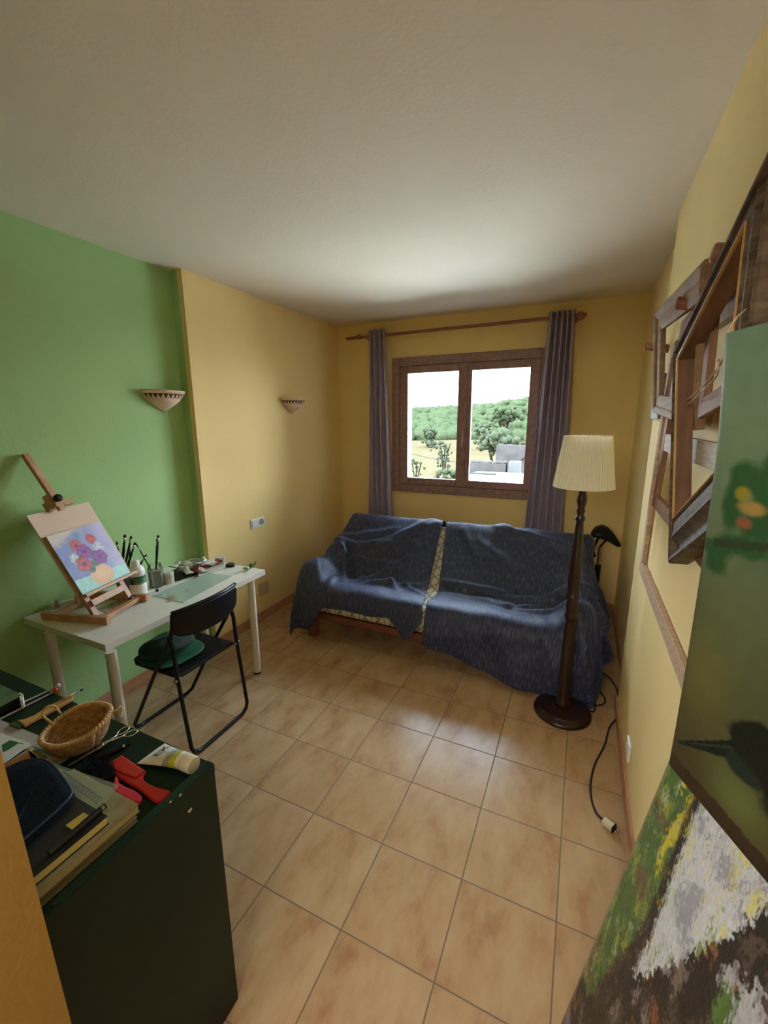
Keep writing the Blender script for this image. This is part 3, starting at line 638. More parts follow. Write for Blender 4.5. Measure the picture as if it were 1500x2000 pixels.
# ------------------------------------------------------------------ table easel with painting
EO = np.array([-2.397, 1.087, DZ]); EF = np.array([.963, .270, 0]); ER = np.array([-.270, .963, 0]); UZ = np.array([0, 0, 1.])
TH = .4815; EU = -math.sin(TH)*EF+math.cos(TH)*UZ; EN = math.cos(TH)*EF+math.sin(TH)*UZ   # up along / out of the easel plane
P0 = EO+EF*.2634+ER*.1327; P0 = np.array([P0[0], P0[1], .8784])                                  # middle of the painting's lower edge
def ep(r, t, n=0): return P0+ER*r+EU*t+EN*n
ea = thing('table_easel', 'small wooden table easel standing on the white desk', 'easel', EO)
for r0 in (-.012, .262):
    a = EO+ER*r0+UZ*.020; MB().bar(a-EF*.0, a+EF*.372, .026, .038).build('foot_beam', EASEL, ea, bevel=.003)
for f0 in (.055, .330):
    a = EO+EF*f0+UZ*.022; MB().bar(a-ER*.0, a+ER*.25, .030, .022).build('cross_bar', EASEL, ea, bevel=.002)
def plane_uv(x, y, n=0):
    d = ray(x, y); o = ep(0, 0, n); k = np.dot(o-CAM, EN)/np.dot(d, EN); q = CAM+d*k-o; return float(q@ER), float(q@EU)
for r0 in (-.118, .108):
    MB().bar(ep(r0, -.132, -.045), ep(r0, .20, -.045), .030, .020, EN).build('upright', EASEL, ea, bevel=.002)
    MB().bar(ep(r0, -.136, -.03), ep(r0, -.122, -.03), .034, .03, EN).build('foot_cap', BLKP, ea)
MB().bar(ep(-.118, -.055, -.030), ep(.108, -.055, -.030), .034, .016, EN).build('cross_rail', EASEL, ea, bevel=.002)
MB().bar(ep(-.165, -.010, .0), ep(.175, -.010, .0), .016, .055, EN).build('tray', EASEL, ea, bevel=.002)
MB().bar(ep(-.012, -.02, -.052), ep(-.012, .50, -.052), .036, .022, EN).build('mast', EASEL, ea, bevel=.003)
MB().bar(ep(-.014, .43, .010), ep(*plane_uv(48, 887, .010), .010), .034, .020, EN).build('sliding_mast', EASEL, ea, bevel=.004)
kn = plane_uv(101, 972, .0); kn2 = plane_uv(106, 987, .0); kn3 = plane_uv(140, 980, .0)
MB().bar(ep(kn[0]+.008, kn[1]-.04, -.018), ep(kn[0]+.008, kn[1]+.022, -.018), .050, .034, EN).build('mast_slider', EASEL, ea, bevel=.003)
MB().bar(ep(kn2[0]-.01, kn2[1], .003), ep(kn3[0], kn2[1], .003), .026, .036, EN).build('top_clamp', EASEL, ea, bevel=.003)
MB().lathe([(.0, -.03), (.006, -.03), (.006, .006), (.017, .008), (.019, .014), (.019, .028), (.014, .034), (0, .035)], ep(*plane_uv(113, 972.5, .04), .02), 20, EN).build('knob', BLKP, ea, auto=True)
sf = EO+EF*.07+ER*.128+UZ*.03
MB().bar(sf, ep(-.005, .22, -.064), .03, .018).build('rear_strut', EASEL, ea, bevel=.002)
bl = [plane_uv(51.7, 1007.3, -.024), plane_uv(173, 980.5, -.024)]
tag(MB().slab([(bl[0][0], 0), (bl[1][0]+.0, 0), bl[1], bl[0]], ep(0, .0, -.030), ER, EU, .006).build('drawing_board', mat('beige_card', (.66, .50, .37), .7, .03, 4)), 'bare beige backing board clamped on the table easel', 'board')
fpt = thing('flower_painting', 'small canvas with red and purple flowers in a vase on the easel', 'painting', ep(0, 0))
def fnoise(u, v, s, o=0): return mnoise.noise(Vector((u*s, v*s, o)))
def flower_col(u, v):
    w = .5+.5*fnoise(u, v, 4); w2 = fnoise(u, v, 14, 5)
    c = np.array([.17, .26, .52])*(1-.35*w)+np.array([.40, .36, .58])*.35*w
    k = min(1, max(0, (u-.42)*1.7+.25*fnoise(u, v, 5, 2))); c = c*(1-k)+np.array([.50, .46, .66])*k
    k = 1/(1+math.exp(-((v-.93)+.42*(.36-u)+.05*w2)*40*(1 if u < .5 else .3))) if u < .62 else .25*max(0, v-.8)
    c = c*(1-k)+np.array([.62, .54, .47])*k
    ty = .24-.055*u
    if v < ty: c = np.array([.36, .70, .62])*(1+.10*w2)
    def ell(cx, cy, rx, ry): return ((u-cx)/rx)**2+((v-cy)/ry)**2
    e = ell(.50, .17, .215, .165)
    if e < 1+.04*w2: c = np.array([.78, .49, .25])*(1.02-.10*e)+np.array([.08, .08, .08])*max(0, .3-ell(.47, .2, .2, .2))
    for (cx, cy) in ((.5, .36), (.54, .40), (.45, .38), (.38, .30), (.58, .52), (.50, .52), (.30, .52)):
        if ell(cx, cy, .065, .05) < 1+.7*w2: c = np.array([.07, .16, .10])*(1+.6*w2)
    def fl_(cx, cy, r, col, ctr, n=5, ph=0., dark=.55):
        nonlocal c
        dx, dy = u-cx, (v-cy)*1.03; d = math.hypot(dx, dy); a = math.atan2(dy, dx); R = r*(.92+.08*math.cos(n*a+ph))+.012*w2
        if d < R:
            k = .75+.35*fnoise(u, v, 22, 9); q = np.array(col)*k
            if abs(math.cos(n*a/2+ph/2)) < .16 or d > R*.93: q = q*dark
            if d < r*.28: q = np.array(ctr)
            c = q
    fl_(.659, .768, .095, (.72, .10, .10), (.62, .12, .10), 3)
    fl_(.711, .60, .105, (.66, .68, .80), (.6, .62, .75), 4, 1, .85)
    fl_(.205, .56, .08, (.72, .74, .78), (.6, .64, .55), 5, 0, .8)
    fl_(.215, .46, .045, (.74, .74, .74), (.6, .6, .5), 5, 0, .8)
    fl_(.355, .735, .115, (.74, .13, .12), (.18, .05, .12), 5, .4)
    fl_(.425, .605, .135, (.40, .07, .45), (.12, .03, .18), 6, .2, .4)
    fl_(.635, .445, .140, (.36, .05, .42), (.12, .03, .18), 6, .8, .4)
    fl_(.306, .423, .135, (.76, .12, .15), (.10, .05, .14), 5, .9)
    return np.clip(c, 0, 1)
def painted(name, parent, nu, nv, pos, col, m, thick=0, org=None):
    P = [[pos(i/(nu-1), j/(nv-1)) for j in range(nv)] for i in range(nu)]; C_ = [col(i/(nu-1), j/(nv-1)) for i in range(nu) for j in range(nv)]
    return MB().grid(P).build(name, m, parent, smooth=True, paint=C_, org=org)
PAINT = vcol('oil_paint', .5, .3, 90)
wv = .3139; lv = .3239
painted('picture', fpt, 150, 150, lambda u, v: ep((u-.5)*wv, v*lv, .0006), flower_col, PAINT)
CANV = mat('raw_canvas', (.40, .29, .17), .85, .1, 20)
MB().bar(ep(0, 0, -.010), ep(0, lv, -.010), wv, .020, EN).build('stretched_canvas', CANV, fpt)

# ------------------------------------------------------------------ things on the desk
def brush(p, q, label, r=.0045, hc=BLKP, head=.018, group='paint brushes standing in jars'):
    p, q = np.asarray(p, float), np.asarray(q, float); d = norm(q-p); L = np.linalg.norm(q-p)
    t = thing('paint_brush', label, 'paint brush', p, group)
    MB().tube([p, p+d*L*.35, p+d*L*.70, p+d*(L-head*2.2)], [r*.5, r*.9, r*1.15, r*.85], 8).build('handle', hc, t, smooth=True)
    MB().tube([p+d*(L-head*2.3), p+d*(L-head*.9)], [r*.85, r*1.1], 8).build('ferrule', CHROME, t, smooth=True)
    MB().tube([p+d*(L-head), p+d*(L-head*.4), q], [r*1.1, r*1.3, r*.7], 8).build('bristles', BRIS, t, smooth=True)
BRIS = mat('stained_bristles', (.05, .05, .035), .8, .4, 40)
BRW = mat('pale_brush_handle', (.42, .30, .17), .5, .1, 9)
JX, JY = -2.375, 1.490
mj = thing('brush_pot', 'grey pot of paint brushes behind the white bottle', 'pot', (JX, JY, DZ))
MB().lathe([(.036, 0), (.039, .004), (.040, .11), (.041, .113)], (JX, JY, DZ), 28).build('body', mat('grey_tin', (.22, .25, .25), .45, .1, 9, metal=.4), mj, auto=True)
bt = [((244, 1044), (238, 1092), 'thick dark brush in the grey pot, tallest of its bunch', .007), ((256.5, 1047), (245.5, 1096), 'flat tipped dark brush second along in the grey pot', .006), ((264.5, 1059), (244, 1098), 'dark brush leaning far over out of the grey pot', .006),
      ((228, 1058), (231, 1076), 'dark brush of the grey pot half hidden by the flower painting', .005), ((254, 1053), (266, 1090), 'thin brush of the grey pot crossing behind the white bottle', .0035), ((286, 1083), (289, 1094), 'short dark brush peeping between bottle and glass jar', .005)]
for k, (tp_, lo, lb, r) in enumerate(bt):
    Q_ = at_x(*tp_, -2.36); dd = at_x(*lo, -2.365)-Q_; s_ = (DZ+.03-Q_[2])/dd[2]; b_ = Q_+dd*s_
    off = np.array([JX, JY])-b_[:2]; l_ = np.linalg.norm(off)
    if l_ > .026: b_[:2] = np.array([JX, JY])-off/l_*.026
    brush(b_, Q_, lb, r)
BX, BY = -2.258, 1.495
wb_ = thing('gesso_bottle', 'white plastic bottle with green label beside the easel', 'bottle', (BX, BY, DZ))
MB().lathe([(.040, 0), (.044, .004), (.044, .058), (.042, .062), (.042, .112), (.044, .116), (.043, .138), (.036, .158), (.024, .170), (.0185, .174)], (BX, BY, DZ), 32).build('body', WPL, wb_, auto=True)
MB().lathe([(.020, .172), (.021, .174), (.021, .198), (.018, .202), (0, .202)], (BX, BY, DZ), 24).build('cap', WPL, wb_, auto=True)
lb_ = MB()
for z0_, z1_, a0, a1, mi in ((.066, .112, -2.2, 1.2, 0), (.076, .104, -1.0, .55, 1), (.068, .076, -1.0, .8, 2), (.100, .108, -2.2, -1.05, 2), (.068, .098, .62, 1.2, 3)):
    lb_.grid([[(BX+(.0423+.0004*(mi > 0))*math.cos(a), BY+(.0423+.0004*(mi > 0))*math.sin(a), DZ+z) for z in (z0_, z1_)] for a in np.linspace(a0, a1, 20)], mi)
lb_.build('label', [mat('label_dark', (.03, .045, .04), .4, .05, 9), mat('label_green', (.03, .18, .06), .4, .1, 9), mat('label_gold', (.28, .24, .10), .4, .1, 40), mat('label_blue', (.30, .36, .42), .4, .05, 9)], wb_, smooth=True)
GX, GY = -2.262, 1.613
gj = thing('water_jar', 'glass jar of grey water holding two brushes', 'jar', (GX, GY, DZ))
MB().lathe([(.036, 0), (.040, .006), (.040, .115), (.035, .125), (.036, .140)], (GX, GY, DZ), 28).build('glass', CLEAR, gj, auto=True)
MB().lathe([(.0, .004), (.037, .006), (.037, .102), (0, .102)], (GX, GY, DZ), 24).build('water', milky('grey_water', (.42, .40, .32), .75, .2), gj, auto=True)
for tp_, lo, lb, r in (((309, 1045), (304, 1102), 'black brush standing upright in the water jar', .006), ((266, 1062), (292, 1102), 'thin pale tipped brush slanting from the water jar behind the bottle', .0035), ((306.5, 1052), (303, 1102), 'second black brush tight against the upright one in the water jar', .004)):
    Q_ = at_x(*tp_, -2.30 if tp_[0] > 300 else -2.33); dd = at_x(*lo, -2.262)-Q_; b_ = Q_+dd*((DZ+.02-Q_[2])/dd[2]); off = np.array([GX, GY])-b_[:2]; l_ = np.linalg.norm(off)
    if l_ > .026: b_[:2] = np.array([GX, GY])-off/l_*.026
    brush(b_, Q_, lb, r, hc=BLKP)
SJ = at_z(331, 1138, DZ)
sj = thing('small_jar', 'small white lidded glass jar beside the water jar', 'jar', SJ)
MB().lathe([(.027, 0), (.029, .004), (.029, .042), (.027, .048)], SJ, 24).build('body', mat('creamy_jar', (.62, .58, .46), .3, .25, 40), sj, auto=True)
MB().lathe([(.0285, .048), (.0295, .050), (.0295, .066), (.026, .070), (0, .070)], SJ, 24).build('lid', mat('tin_lid', (.62, .62, .58), .35, .15, 40), sj, auto=True)
# paint tube tray
tr_ = [at_z(x, y, DZ) for x, y in ((336, 1139), (394, 1117), (430, 1102), (400, 1090))]
TRB = MB().slab([(-2.35, 1.69), (-2.22, 1.70), (-2.175, 1.98), (-2.20, 2.03), (-2.33, 2.02), (-2.37, 1.85)], (0, 0, DZ), (1, 0, 0), (0, 1, 0), .012)
tag(TRB.build('tray', BLKP, bevel=.003), 'black tray of paint tubes at the back of the desk', 'tray')
tubes = [((405, 1092), 2.4, (.74, .74, .72), 'clean white paint tube on the wall side of the pile', (.5, .5, .5)), ((418, 1099), .9, (.55, .12, .08), 'orange red paint tube beside the clear plastic cup', (.1, .02, .02)),
         ((345, 1104), 1.9, (.60, .58, .50), 'dirty cream paint tube at the near end of the tray behind the small jar', (.5, .45, .3)), ((395, 1114), 2.9, (.66, .67, .70), 'flat silver paint tube beside the milky plastic box', (.06, .06, .08)), ((352, 1112), .30, (.62, .50, .36), 'paint tube with orange cap nearest the small jar', (.55, .20, .08)), ((360, 1100), 2.2, (.34, .36, .24), 'olive paint tube lying on the green wall side of the tray', (.1, .1, .08)),
         ((372, 1108), 1.1, (.68, .66, .60), 'crumpled white paint tube in the middle of the tray', (.7, .68, .6)), ((366, 1115), 2.7, (.58, .58, .56), 'silver paint tube at the tray edge towards the glass plate', (.05, .05, .06)),
         ((392, 1098), 1.6, (.30, .30, .32), 'dark silver paint tube on top of the pile', (.1, .1, .1)), ((398, 1106), .6, (.34, .05, .03), 'red paint tube at the end of the tray by the plastic cup', (.3, .04, .03)),
         ((386, 1110), 2.0, (.20, .03, .03), 'dark red paint tube with round black cap', (.02, .02, .02)), ((410, 1100), 1.2, (.70, .70, .74), 'bright silver paint tube leaning at the tray end', (.6, .6, .62)),
         ((380, 1094), .2, (.42, .46, .34), 'pale green paint tube flattened against the green wall', (.2, .25, .12))]
for k, (px, ang, c_, lb, cc) in enumerate(tubes):
    z = DZ+.022+.014*(k % 3); c = at_z(*px, z); c[0] = min(max(c[0], -2.36), -2.19); c[1] = min(max(c[1], 1.73), 2.03); d = np.array([math.cos(ang), math.sin(ang), .12*math.sin(k*2.1)]); n_ = norm(np.cross(d, UZ))
    t = thing('paint_tube', lb, 'paint tube', c, 'paint tubes piled in the black tray'); rows = []
    for i in range(9):
        u = i/8; w = .019-.006*u; w *= 1.25; hh = .0025+.0155*min(1, u*1.25)
        rows.append([c+d*(-.055+.090*u)+n_*w*math.cos(a)+np.cross(n_, d)*(hh*math.sin(a)+.004*math.sin(u*7+k)) for a in np.linspace(0, 2*math.pi, 13)])
    MB().grid(rows).build('body', mat('tube_paint_%d' % k, c_, .35, .3, 30, metal=.25), t, smooth=True)
    MB().lathe([(.006, 0), (.009, .004), (.0085, .016), (0, .017)], c+d*.034, 12, d).build('cap', mat('tube_cap_%d' % k, cc, .4, .1, 9), t, auto=True)
tag(MB().tube([(-2.30, 1.71, DZ+.02), (-2.29, 1.80, DZ+.05)], .004, 8).build('palette_knife', BLKP), 'black handle of a palette knife sticking over the paint tubes', 'palette knife')
pb_ = [at_z(x, y, DZ+.001)[:2] for x, y in ((388, 1128), (385, 1116), (432, 1102), (440, 1110))]
tag(MB().slab([tuple(p) for p in pb_], (0, 0, DZ+.001), (1, 0, 0), (0, 1, 0), .016).build('plastic_box', milky('milky_plastic', (.72, .72, .60), .85), bevel=.004), 'flat milky plastic box in front of the paint tubes', 'box')
cb = at_z(433, 1106, DZ)
tag(MB().lathe([(.026, 0), (.028, .003), (.033, .06), (.034, .062)], cb+np.array([-.02, .01, .0]), 20, wob=lambda j, z: 1+.06*math.sin(j*2.1+z*90)).build('plastic_cup', milky('cloudy_plastic', (.75, .76, .72), .45), auto=True, solid=.001), 'crinkled clear plastic cup at the end of the tube pile', 'cup')
ld = at_z(450, 1106, DZ)
tag(MB().lathe([(.030, 0), (.031, .002), (.031, .014), (.028, .018), (0, .018)], ld, 28).build('jar_lid', BLKP, auto=True), 'black round lid lying on the desk', 'lid')
lf = at_z(487, 1113, DZ)
sp_ = thing('leaf_sprig', 'small green sprig of leaves near the desk corner', 'leaf', lf); LEAFM = mat('sprig_leaf', (.06, .20, .04), .5, .3, 30)
MB().tube(curve([lf+np.array([.03, -.09, .003]), lf+np.array([.01, -.03, .004]), lf+np.array([0, .03, .010])], 6), .0016, 6).build('stem', LEAFM, sp_, smooth=True)
for k, (a, l_, dy, tz) in enumerate(((.3, .035, .0, .5), (2.2, .04, .012, .6), (1.3, .045, .03, .9), (3.5, .035, -.01, .3), (5.2, .03, .02, .4), (4.2, .03, -.02, .5))):
    dd = norm((math.cos(a), math.sin(a), tz)); nn = norm(np.cross(dd, UZ)); o_ = lf+np.array([0, dy, .006])
    MB().grid([[o_+dd*l_*u+nn*.012*math.sin(math.pi*min(.98, max(.02, u)))*s+UZ*(.006*abs(s)) for s in (-1, 0, 1)] for u in np.linspace(0, 1, 8)]).build('leaf', LEAFM, sp_, smooth=True, solid=.001)
gp = thing('glass_palette', 'sheet of glass used as a palette with paint smears', 'palette', (-2.04, 1.70, DZ))
gq = [tuple(at_z(x, y, DZ+.002)[:2]) for x, y in ((297, 1163), (358, 1177), (455, 1125), (401, 1119))]
MB().slab(gq, (0, 0, DZ+.0008), (1, 0, 0), (0, 1, 0), .004).build('sheet', milky('green_glass', (.56, .74, .64), .5, .06), gp, bevel=.0015)
for k, (px, py, rx, ry, c_) in enumerate(((335, 1166, .035, .018, (.50, .27, .18)), (330, 1172, .03, .010, (.45, .25, .16)), (365, 1152, .014, .008, (.30, .38, .30)), (381, 1130, .01, .006, (.25, .27, .2)), (408, 1120, .007, .005, (.1, .12, .1)))):
    c = at_z(px, py, DZ+.0052); o2 = [(c[0]+rx*q*math.cos(a), c[1]+ry*q*math.sin(a)) for a in np.linspace(0, 2*math.pi, 21)[:-1] for q in (.75+.3*math.sin(a*3+k)*math.cos(a*2),)]
    MB().slab(o2, (0, 0, DZ+.0048), (1, 0, 0), (0, 1, 0), .0008).build('paint_smear', mat('smear_%d' % k, c_, .5, .2, 60), gp)
kc = at_z(307, 1155, DZ)
tag(MB().lathe([(.008, 0), (.008, .012), (.006, .014), (0, .014)], kc, 14).build('bottle_cap', BLKP, auto=True), 'tiny black cap standing by the glass palette', 'cap')
wt = thing('white_marker', 'white fat marker pen lying along the green wall behind the easel', 'marker pen', (-2.41, 1.22, DZ))
m0, m1 = np.array([-2.492, 1.160, DZ+.022]), np.array([-2.40, 1.38, DZ+.014]); md = norm(m1-m0)
MB().tube([m0+md*.03, m0+md*.10, m1], [.013, .011, .008], 16).build('barrel', WPL, wt, auto=True)
MB().lathe([(0, 0), (.016, .001), (.017, .004), (.017, .016), (.0, .017)], m0-md*.0, 18, md).build('cap', mat('pale_cap', (.62, .72, .60), .4, .03, 5), wt, auto=True)
MB().lathe([(.018, .018), (.019, .020), (.019, .034), (.015, .036)], m0, 18, md).build('collar', mat('grey_collar', (.34, .32, .33), .4, .05, 5), wt, auto=True)
pr_ = [tuple(at_z(x, y, DZ)[:2]) for x, y in ((190, 1190), (232, 1172), (243, 1178), (206, 1198))]
tag(MB().slab(pr_, (0, 0, DZ+.0005), (1, 0, 0), (0, 1, 0), .001).build('paint_rag', mat('stained_paper', (.60, .56, .52), .8, 0, 40, color2=(.45, .16, .12))), 'scrap of paper with red paint stains under the easel', 'paper scrap')

# ------------------------------------------------------------------ dresser in the foreground
TZ = .80
dr = thing('dresser', 'dark green laminate dresser with raised end panel in the foreground', 'dresser', (-1.5, .47, 0))
ep_ = MB().box((-.824, .262, 0), (-.800, .668, .832)).build('end_panel', DGR, dr, bevel=.003)
MB().box((-2.20, .262, .775), (-.825, .690, TZ)).build('top', DGR, dr, bevel=.002)
MB().box((-2.20, .655, 0), (-.825, .667, .774)).build('rear_panel', DGR, dr)
MB().box((-2.22, .262, 0), (-2.20, .668, .832)).build('end_panel', DGR, dr, bevel=.003)
MB().box((-2.20, .27, .05), (-.825, .285, .774)).build('front_panel', DGR, dr)
SCR = mat('cam_hole', (.004, .004, .004), .6, .1, 9)
for y in (.30, .628):
    MB().lathe([(.005, 0), (.005, .0008), (0, .0010)], (-.812, y, .8322), 14).build('screw_hole', SCR, ep_)
CHIP = mat('laminate_chip', (.45, .42, .30), .8, .2, 60)
for px, py, r in ((371, 1583, .006), (333, 1566, .003), (352, 1553, .0035)):
    c = at_x(px, py, -.7995); MB().slab([(r*math.cos(a)*(1+.5*math.sin(3*a)), r*.8*math.sin(a)) for a in np.linspace(0, 6.28, 9)[:-1]], c, (0, 1, 0), (0, 0, 1), .0006).build('chip', CHIP, ep_)
def flat(px, z, t, name, m, label=None, cat=None, parent=None, group=None, bevel=0, **k):
    poly = [tuple(at_z(x, y, z+t)[:2]) for x, y in px]
    A = sum(poly[i][0]*poly[(i+1) % len(poly)][1]-poly[(i+1) % len(poly)][0]*poly[i][1] for i in range(len(poly)))
    if A < 0: poly = poly[::-1]
    o = MB().slab(poly, (0, 0, z), (1, 0, 0), (0, 1, 0), t).build(name, m, parent, bevel=bevel)
    if label: tag(o, label, cat, group)
    return o
PAPER = mat('white_paper', (.66, .68, .66), .6, .03, 8)
# basket
bk = at_z(150, 1413, .865); bk = np.array([bk[0], bk[1], TZ])
WICK = mat('wicker', (.60, .38, .17), .8, .0, 45, (1, 1, 2.5), bump=1., bscale=90, color2=(.30, .16, .06))
ba = thing('wicker_basket', 'small round woven straw basket with two loop handles on the dresser', 'basket', bk)
def bring(r, z, n=64, tilt=0.): return [bk+np.array([r*1.0*math.cos(a), r*1.02*math.sin(a), z+tilt*.010*math.sin(a+.6)+.003*math.sin(a*3)*(z > .03)]) for a in np.linspace(0, 2*math.pi, n+1)]
pf = [(.0, .002), (.045, .002), (.056, .006), (.068, .022), (.076, .042), (.081, .062)]
MB().grid([bring(r, z, tilt=z/.062) for r, z in pf]).build('bowl', WICK, ba, smooth=True, solid=.006)
for s_ in (0, 1):   # braided rim
    P = []
    for i in range(180):
        a = 2*math.pi*i/180; b_ = a*26+s_*math.pi; r = .081+.0035*math.cos(b_)
        P.append(bk+np.array([r*math.cos(a), r*1.02*math.sin(a), .064+.010*math.sin(a+.6)+.003*math.sin(a*3)+.0035*math.sin(b_)]))
    MB().tube(P, .0042, 6, closed=True).build('rim_braid', mat('wicker_rim', (.58, .40, .19), .75, .25, 80), ba, smooth=True)
for pxs in (((105, 1415), (86, 1400), (84, 1388), (96, 1379), (108, 1381), (118, 1393)), ((205, 1397), (222, 1390), (236, 1380), (238, 1392), (234, 1402))):
    z_ = (.868, .876, .885, .89, .885, .87) if pxs[0][0] < 150 else (.872, .878, .880, .868, .862)
    MB().tube(curve([at_z(x, y, z) for (x, y), z in zip(pxs, z_)], 6), .0032, 7).build('handle', mat('wicker_rim', (.58, .40, .19)), ba, smooth=True)
# scissors
sc_ = thing('scissors', 'steel hairdressing scissors lying beside the straw basket', 'scissors', at_z(210, 1450, TZ))
def zp(x, y, dz=.006): return at_z(x, y, TZ+dz)
for k, (c_, tail) in enumerate((((241, 1427), (208, 1451)), ((255.5, 1432.5), (209, 1449)))):
    cc = zp(*c_, .008+.003*k); a1 = zp(*tail, .006+.003*k); dd = norm(cc-a1); nn = np.cross(dd, UZ)
    b = MB().tube([cc+dd*.017*math.cos(a)+nn*.011*math.sin(a) for a in np.linspace(0, 2*math.pi, 25)[:-1]], .0022, 8, closed=True)
    b.tube([cc-dd*.017, (cc+a1)/2-dd*.01, a1, a1-dd*.03], [.0022, .003, .0042, .004], 8)
    if k: b.tube(curve([cc+dd*.016, cc+dd*.026+nn*.003, cc+dd*.036-nn*.004, cc+dd*.048-nn*.002], 5), .0018, 8)
    b.build('handle', CHROME, sc_, smooth=True)
for k in (0, 1):
    a0 = zp(209, 1449+1.5*k, .004+.003*k); a1 = zp(133+2*k, 1496-1.5*k, .004+.003*k)
    MB().bar(a0, a1, .0085, .0025).build('blade', CHROME, sc_, bevel=.001)
MB().lathe([(.004, 0), (.0045, .002), (0, .0035)], zp(200, 1455, .0085), 12).build('pivot', CHROME, sc_, smooth=True)
pn = thing('black_pen', 'black pen lying between the scissors and the red comb', 'pen', at_z(215, 1466, TZ)); a0, a1 = zp(253, 1452, .0055), zp(180, 1487, .0055); dd = norm(a1-a0)
MB().tube([a0, a0+dd*.035, a1-dd*.02, a1], [.0042, .0055, .0055, .003], 12).build('barrel', BLKP, pn, auto=True)
MB().tube([a0+dd*.012, a0+dd*.018], .006, 12).build('ring', CHROME, pn, auto=True)
# red comb and hair brush
REDC = mat('red_plastic', (.48, .012, .012), .35, .08, 8); PINK = mat('pink_plastic', (.62, .02, .06), .35, .06, 8)
z1 = lambda X, Y: (150+X/5.556, 1420+Y/5.556)
rc = thing('red_comb', 'wide flat red plastic comb lying in front of the cream tube', 'comb', at_z(270, 1510, TZ))
flat([z1(*p) for p in ((330, 395), (490, 300), (745, 470), (745, 490), (722, 520), (722, 560), (770, 605), (860, 645), (930, 665), (1020, 688), (905, 800), (845, 800), (770, 745), (640, 640), (440, 530), (350, 450))], TZ, .010, 'body', REDC, parent=rc, bevel=.003)
flat([z1(*p) for p in ((345, 400), (490, 312), (735, 475), (640, 545), (430, 470))], TZ+.0100, .004, 'raised_panel', REDC, parent=rc, bevel=.002)
hb_ = thing('hair_brush', 'hair brush with black bristles and pink handle, beside the red comb', 'hair brush', at_z(195, 1510, TZ))
flat([z1(*p) for p in ((415, 520), (440, 540), (455, 600), (520, 640), (640, 690), (700, 740), (705, 775), (670, 815), (620, 810), (500, 750), (415, 690), (395, 620))], TZ, .013, 'handle', PINK, parent=hb_, bevel=.004)
c0, c1 = zp(*z1(110, 440), .0), zp(*z1(400, 560), .0); cd_ = norm(c1-c0); cn_ = np.cross(UZ, cd_); hl_ = np.linalg.norm(c1-c0)
MB().slab([(hl_/2*(1+math.cos(a))-.0, .024*math.sin(a)) for a in np.linspace(0, 2*math.pi, 29)[:-1]], c0+UZ*.0, cd_, cn_, .014).build('head', BLKP, hb_, bevel=.004)
br_ = MB()
for i in range(16):
    for j in range(8):
        u = (i+.5)/16; v = (j+.5)/8*2-1
        if (2*u-1)**2+v*v > .95: continue
        o = c0+cd_*hl_*u+cn_*.023*v+UZ*.013; tp_ = o+UZ*.022+cn_*.006*v+cd_*.01*(u-.5); br_.tube([o, tp_], [.0009, .0006], 4)
br_.build('bristles', BLKP, hb_)
# cream tube
ct = thing('cream_tube', 'white cream tube with lime green band lying at the dresser edge', 'tube', at_z(330, 1480, TZ))
e0, e1 = at_z(267, 1491, TZ+.004), at_z(322, 1451, TZ+.004); em = (e0+e1)/2; cc0, cc1 = at_z(388, 1483, TZ+.026), at_z(365, 1512, TZ+.014); cm = at_z(378, 1495, TZ+.022)
ew = norm(e1-e0); rows = []; CR = .0215; cw = norm(np.cross(UZ, norm(cm-em))); cw = cw if np.dot(cw, ew) > 0 else -cw
EWD = np.linalg.norm(e1-e0)/2
def tsec(u):
    c = em*(1-u)+cm*u; k = min(1, u/.72); w = EWD*(1-k)+CR*k; h_ = .0018*(1-k)+CR*k; ax = norm(ew*(1-k)+cw*k); zc = TZ+h_+.001
    c = np.array([c[0], c[1], zc]); return [c+ax*w*math.cos(a)+UZ*h_*math.sin(a) for a in np.linspace(0, 2*math.pi, 33)]
us = [0, .04, .12, .24, .36, .48, .53, .60, .605, .72, .80]
TUBM = [mat('tube_white', (.74, .76, .70), .3, .02, 5), mat('tube_lime', (.50, .60, .02), .35, .03, 5), mat('tube_grey', (.36, .37, .32), .4, .03, 5)]
mb_ = MB()
for a, b in zip(us[:-1], us[1:]): mb_.grid([tsec(a), tsec(b)], 2 if .5 < (a+b)/2 < .6 else (1 if .6 <= (a+b)/2 < .725 else 0))
mb_.build('body', TUBM, ct, smooth=True)
ta = norm(np.array([cm[0]-em[0], cm[1]-em[1], 0])); ce = np.array([(em*.2+cm*.8)[0], (em*.2+cm*.8)[1], TZ+CR+.001])
MB().lathe([(CR*.98, 0), (CR*1.02, .002), (CR*1.0, .030), (CR*.93, .034), (0, .0345)], ce, 32, ta).build('cap', mat('cap_ivory', (.66, .62, .45), .35, .02, 5), ct, auto=True)
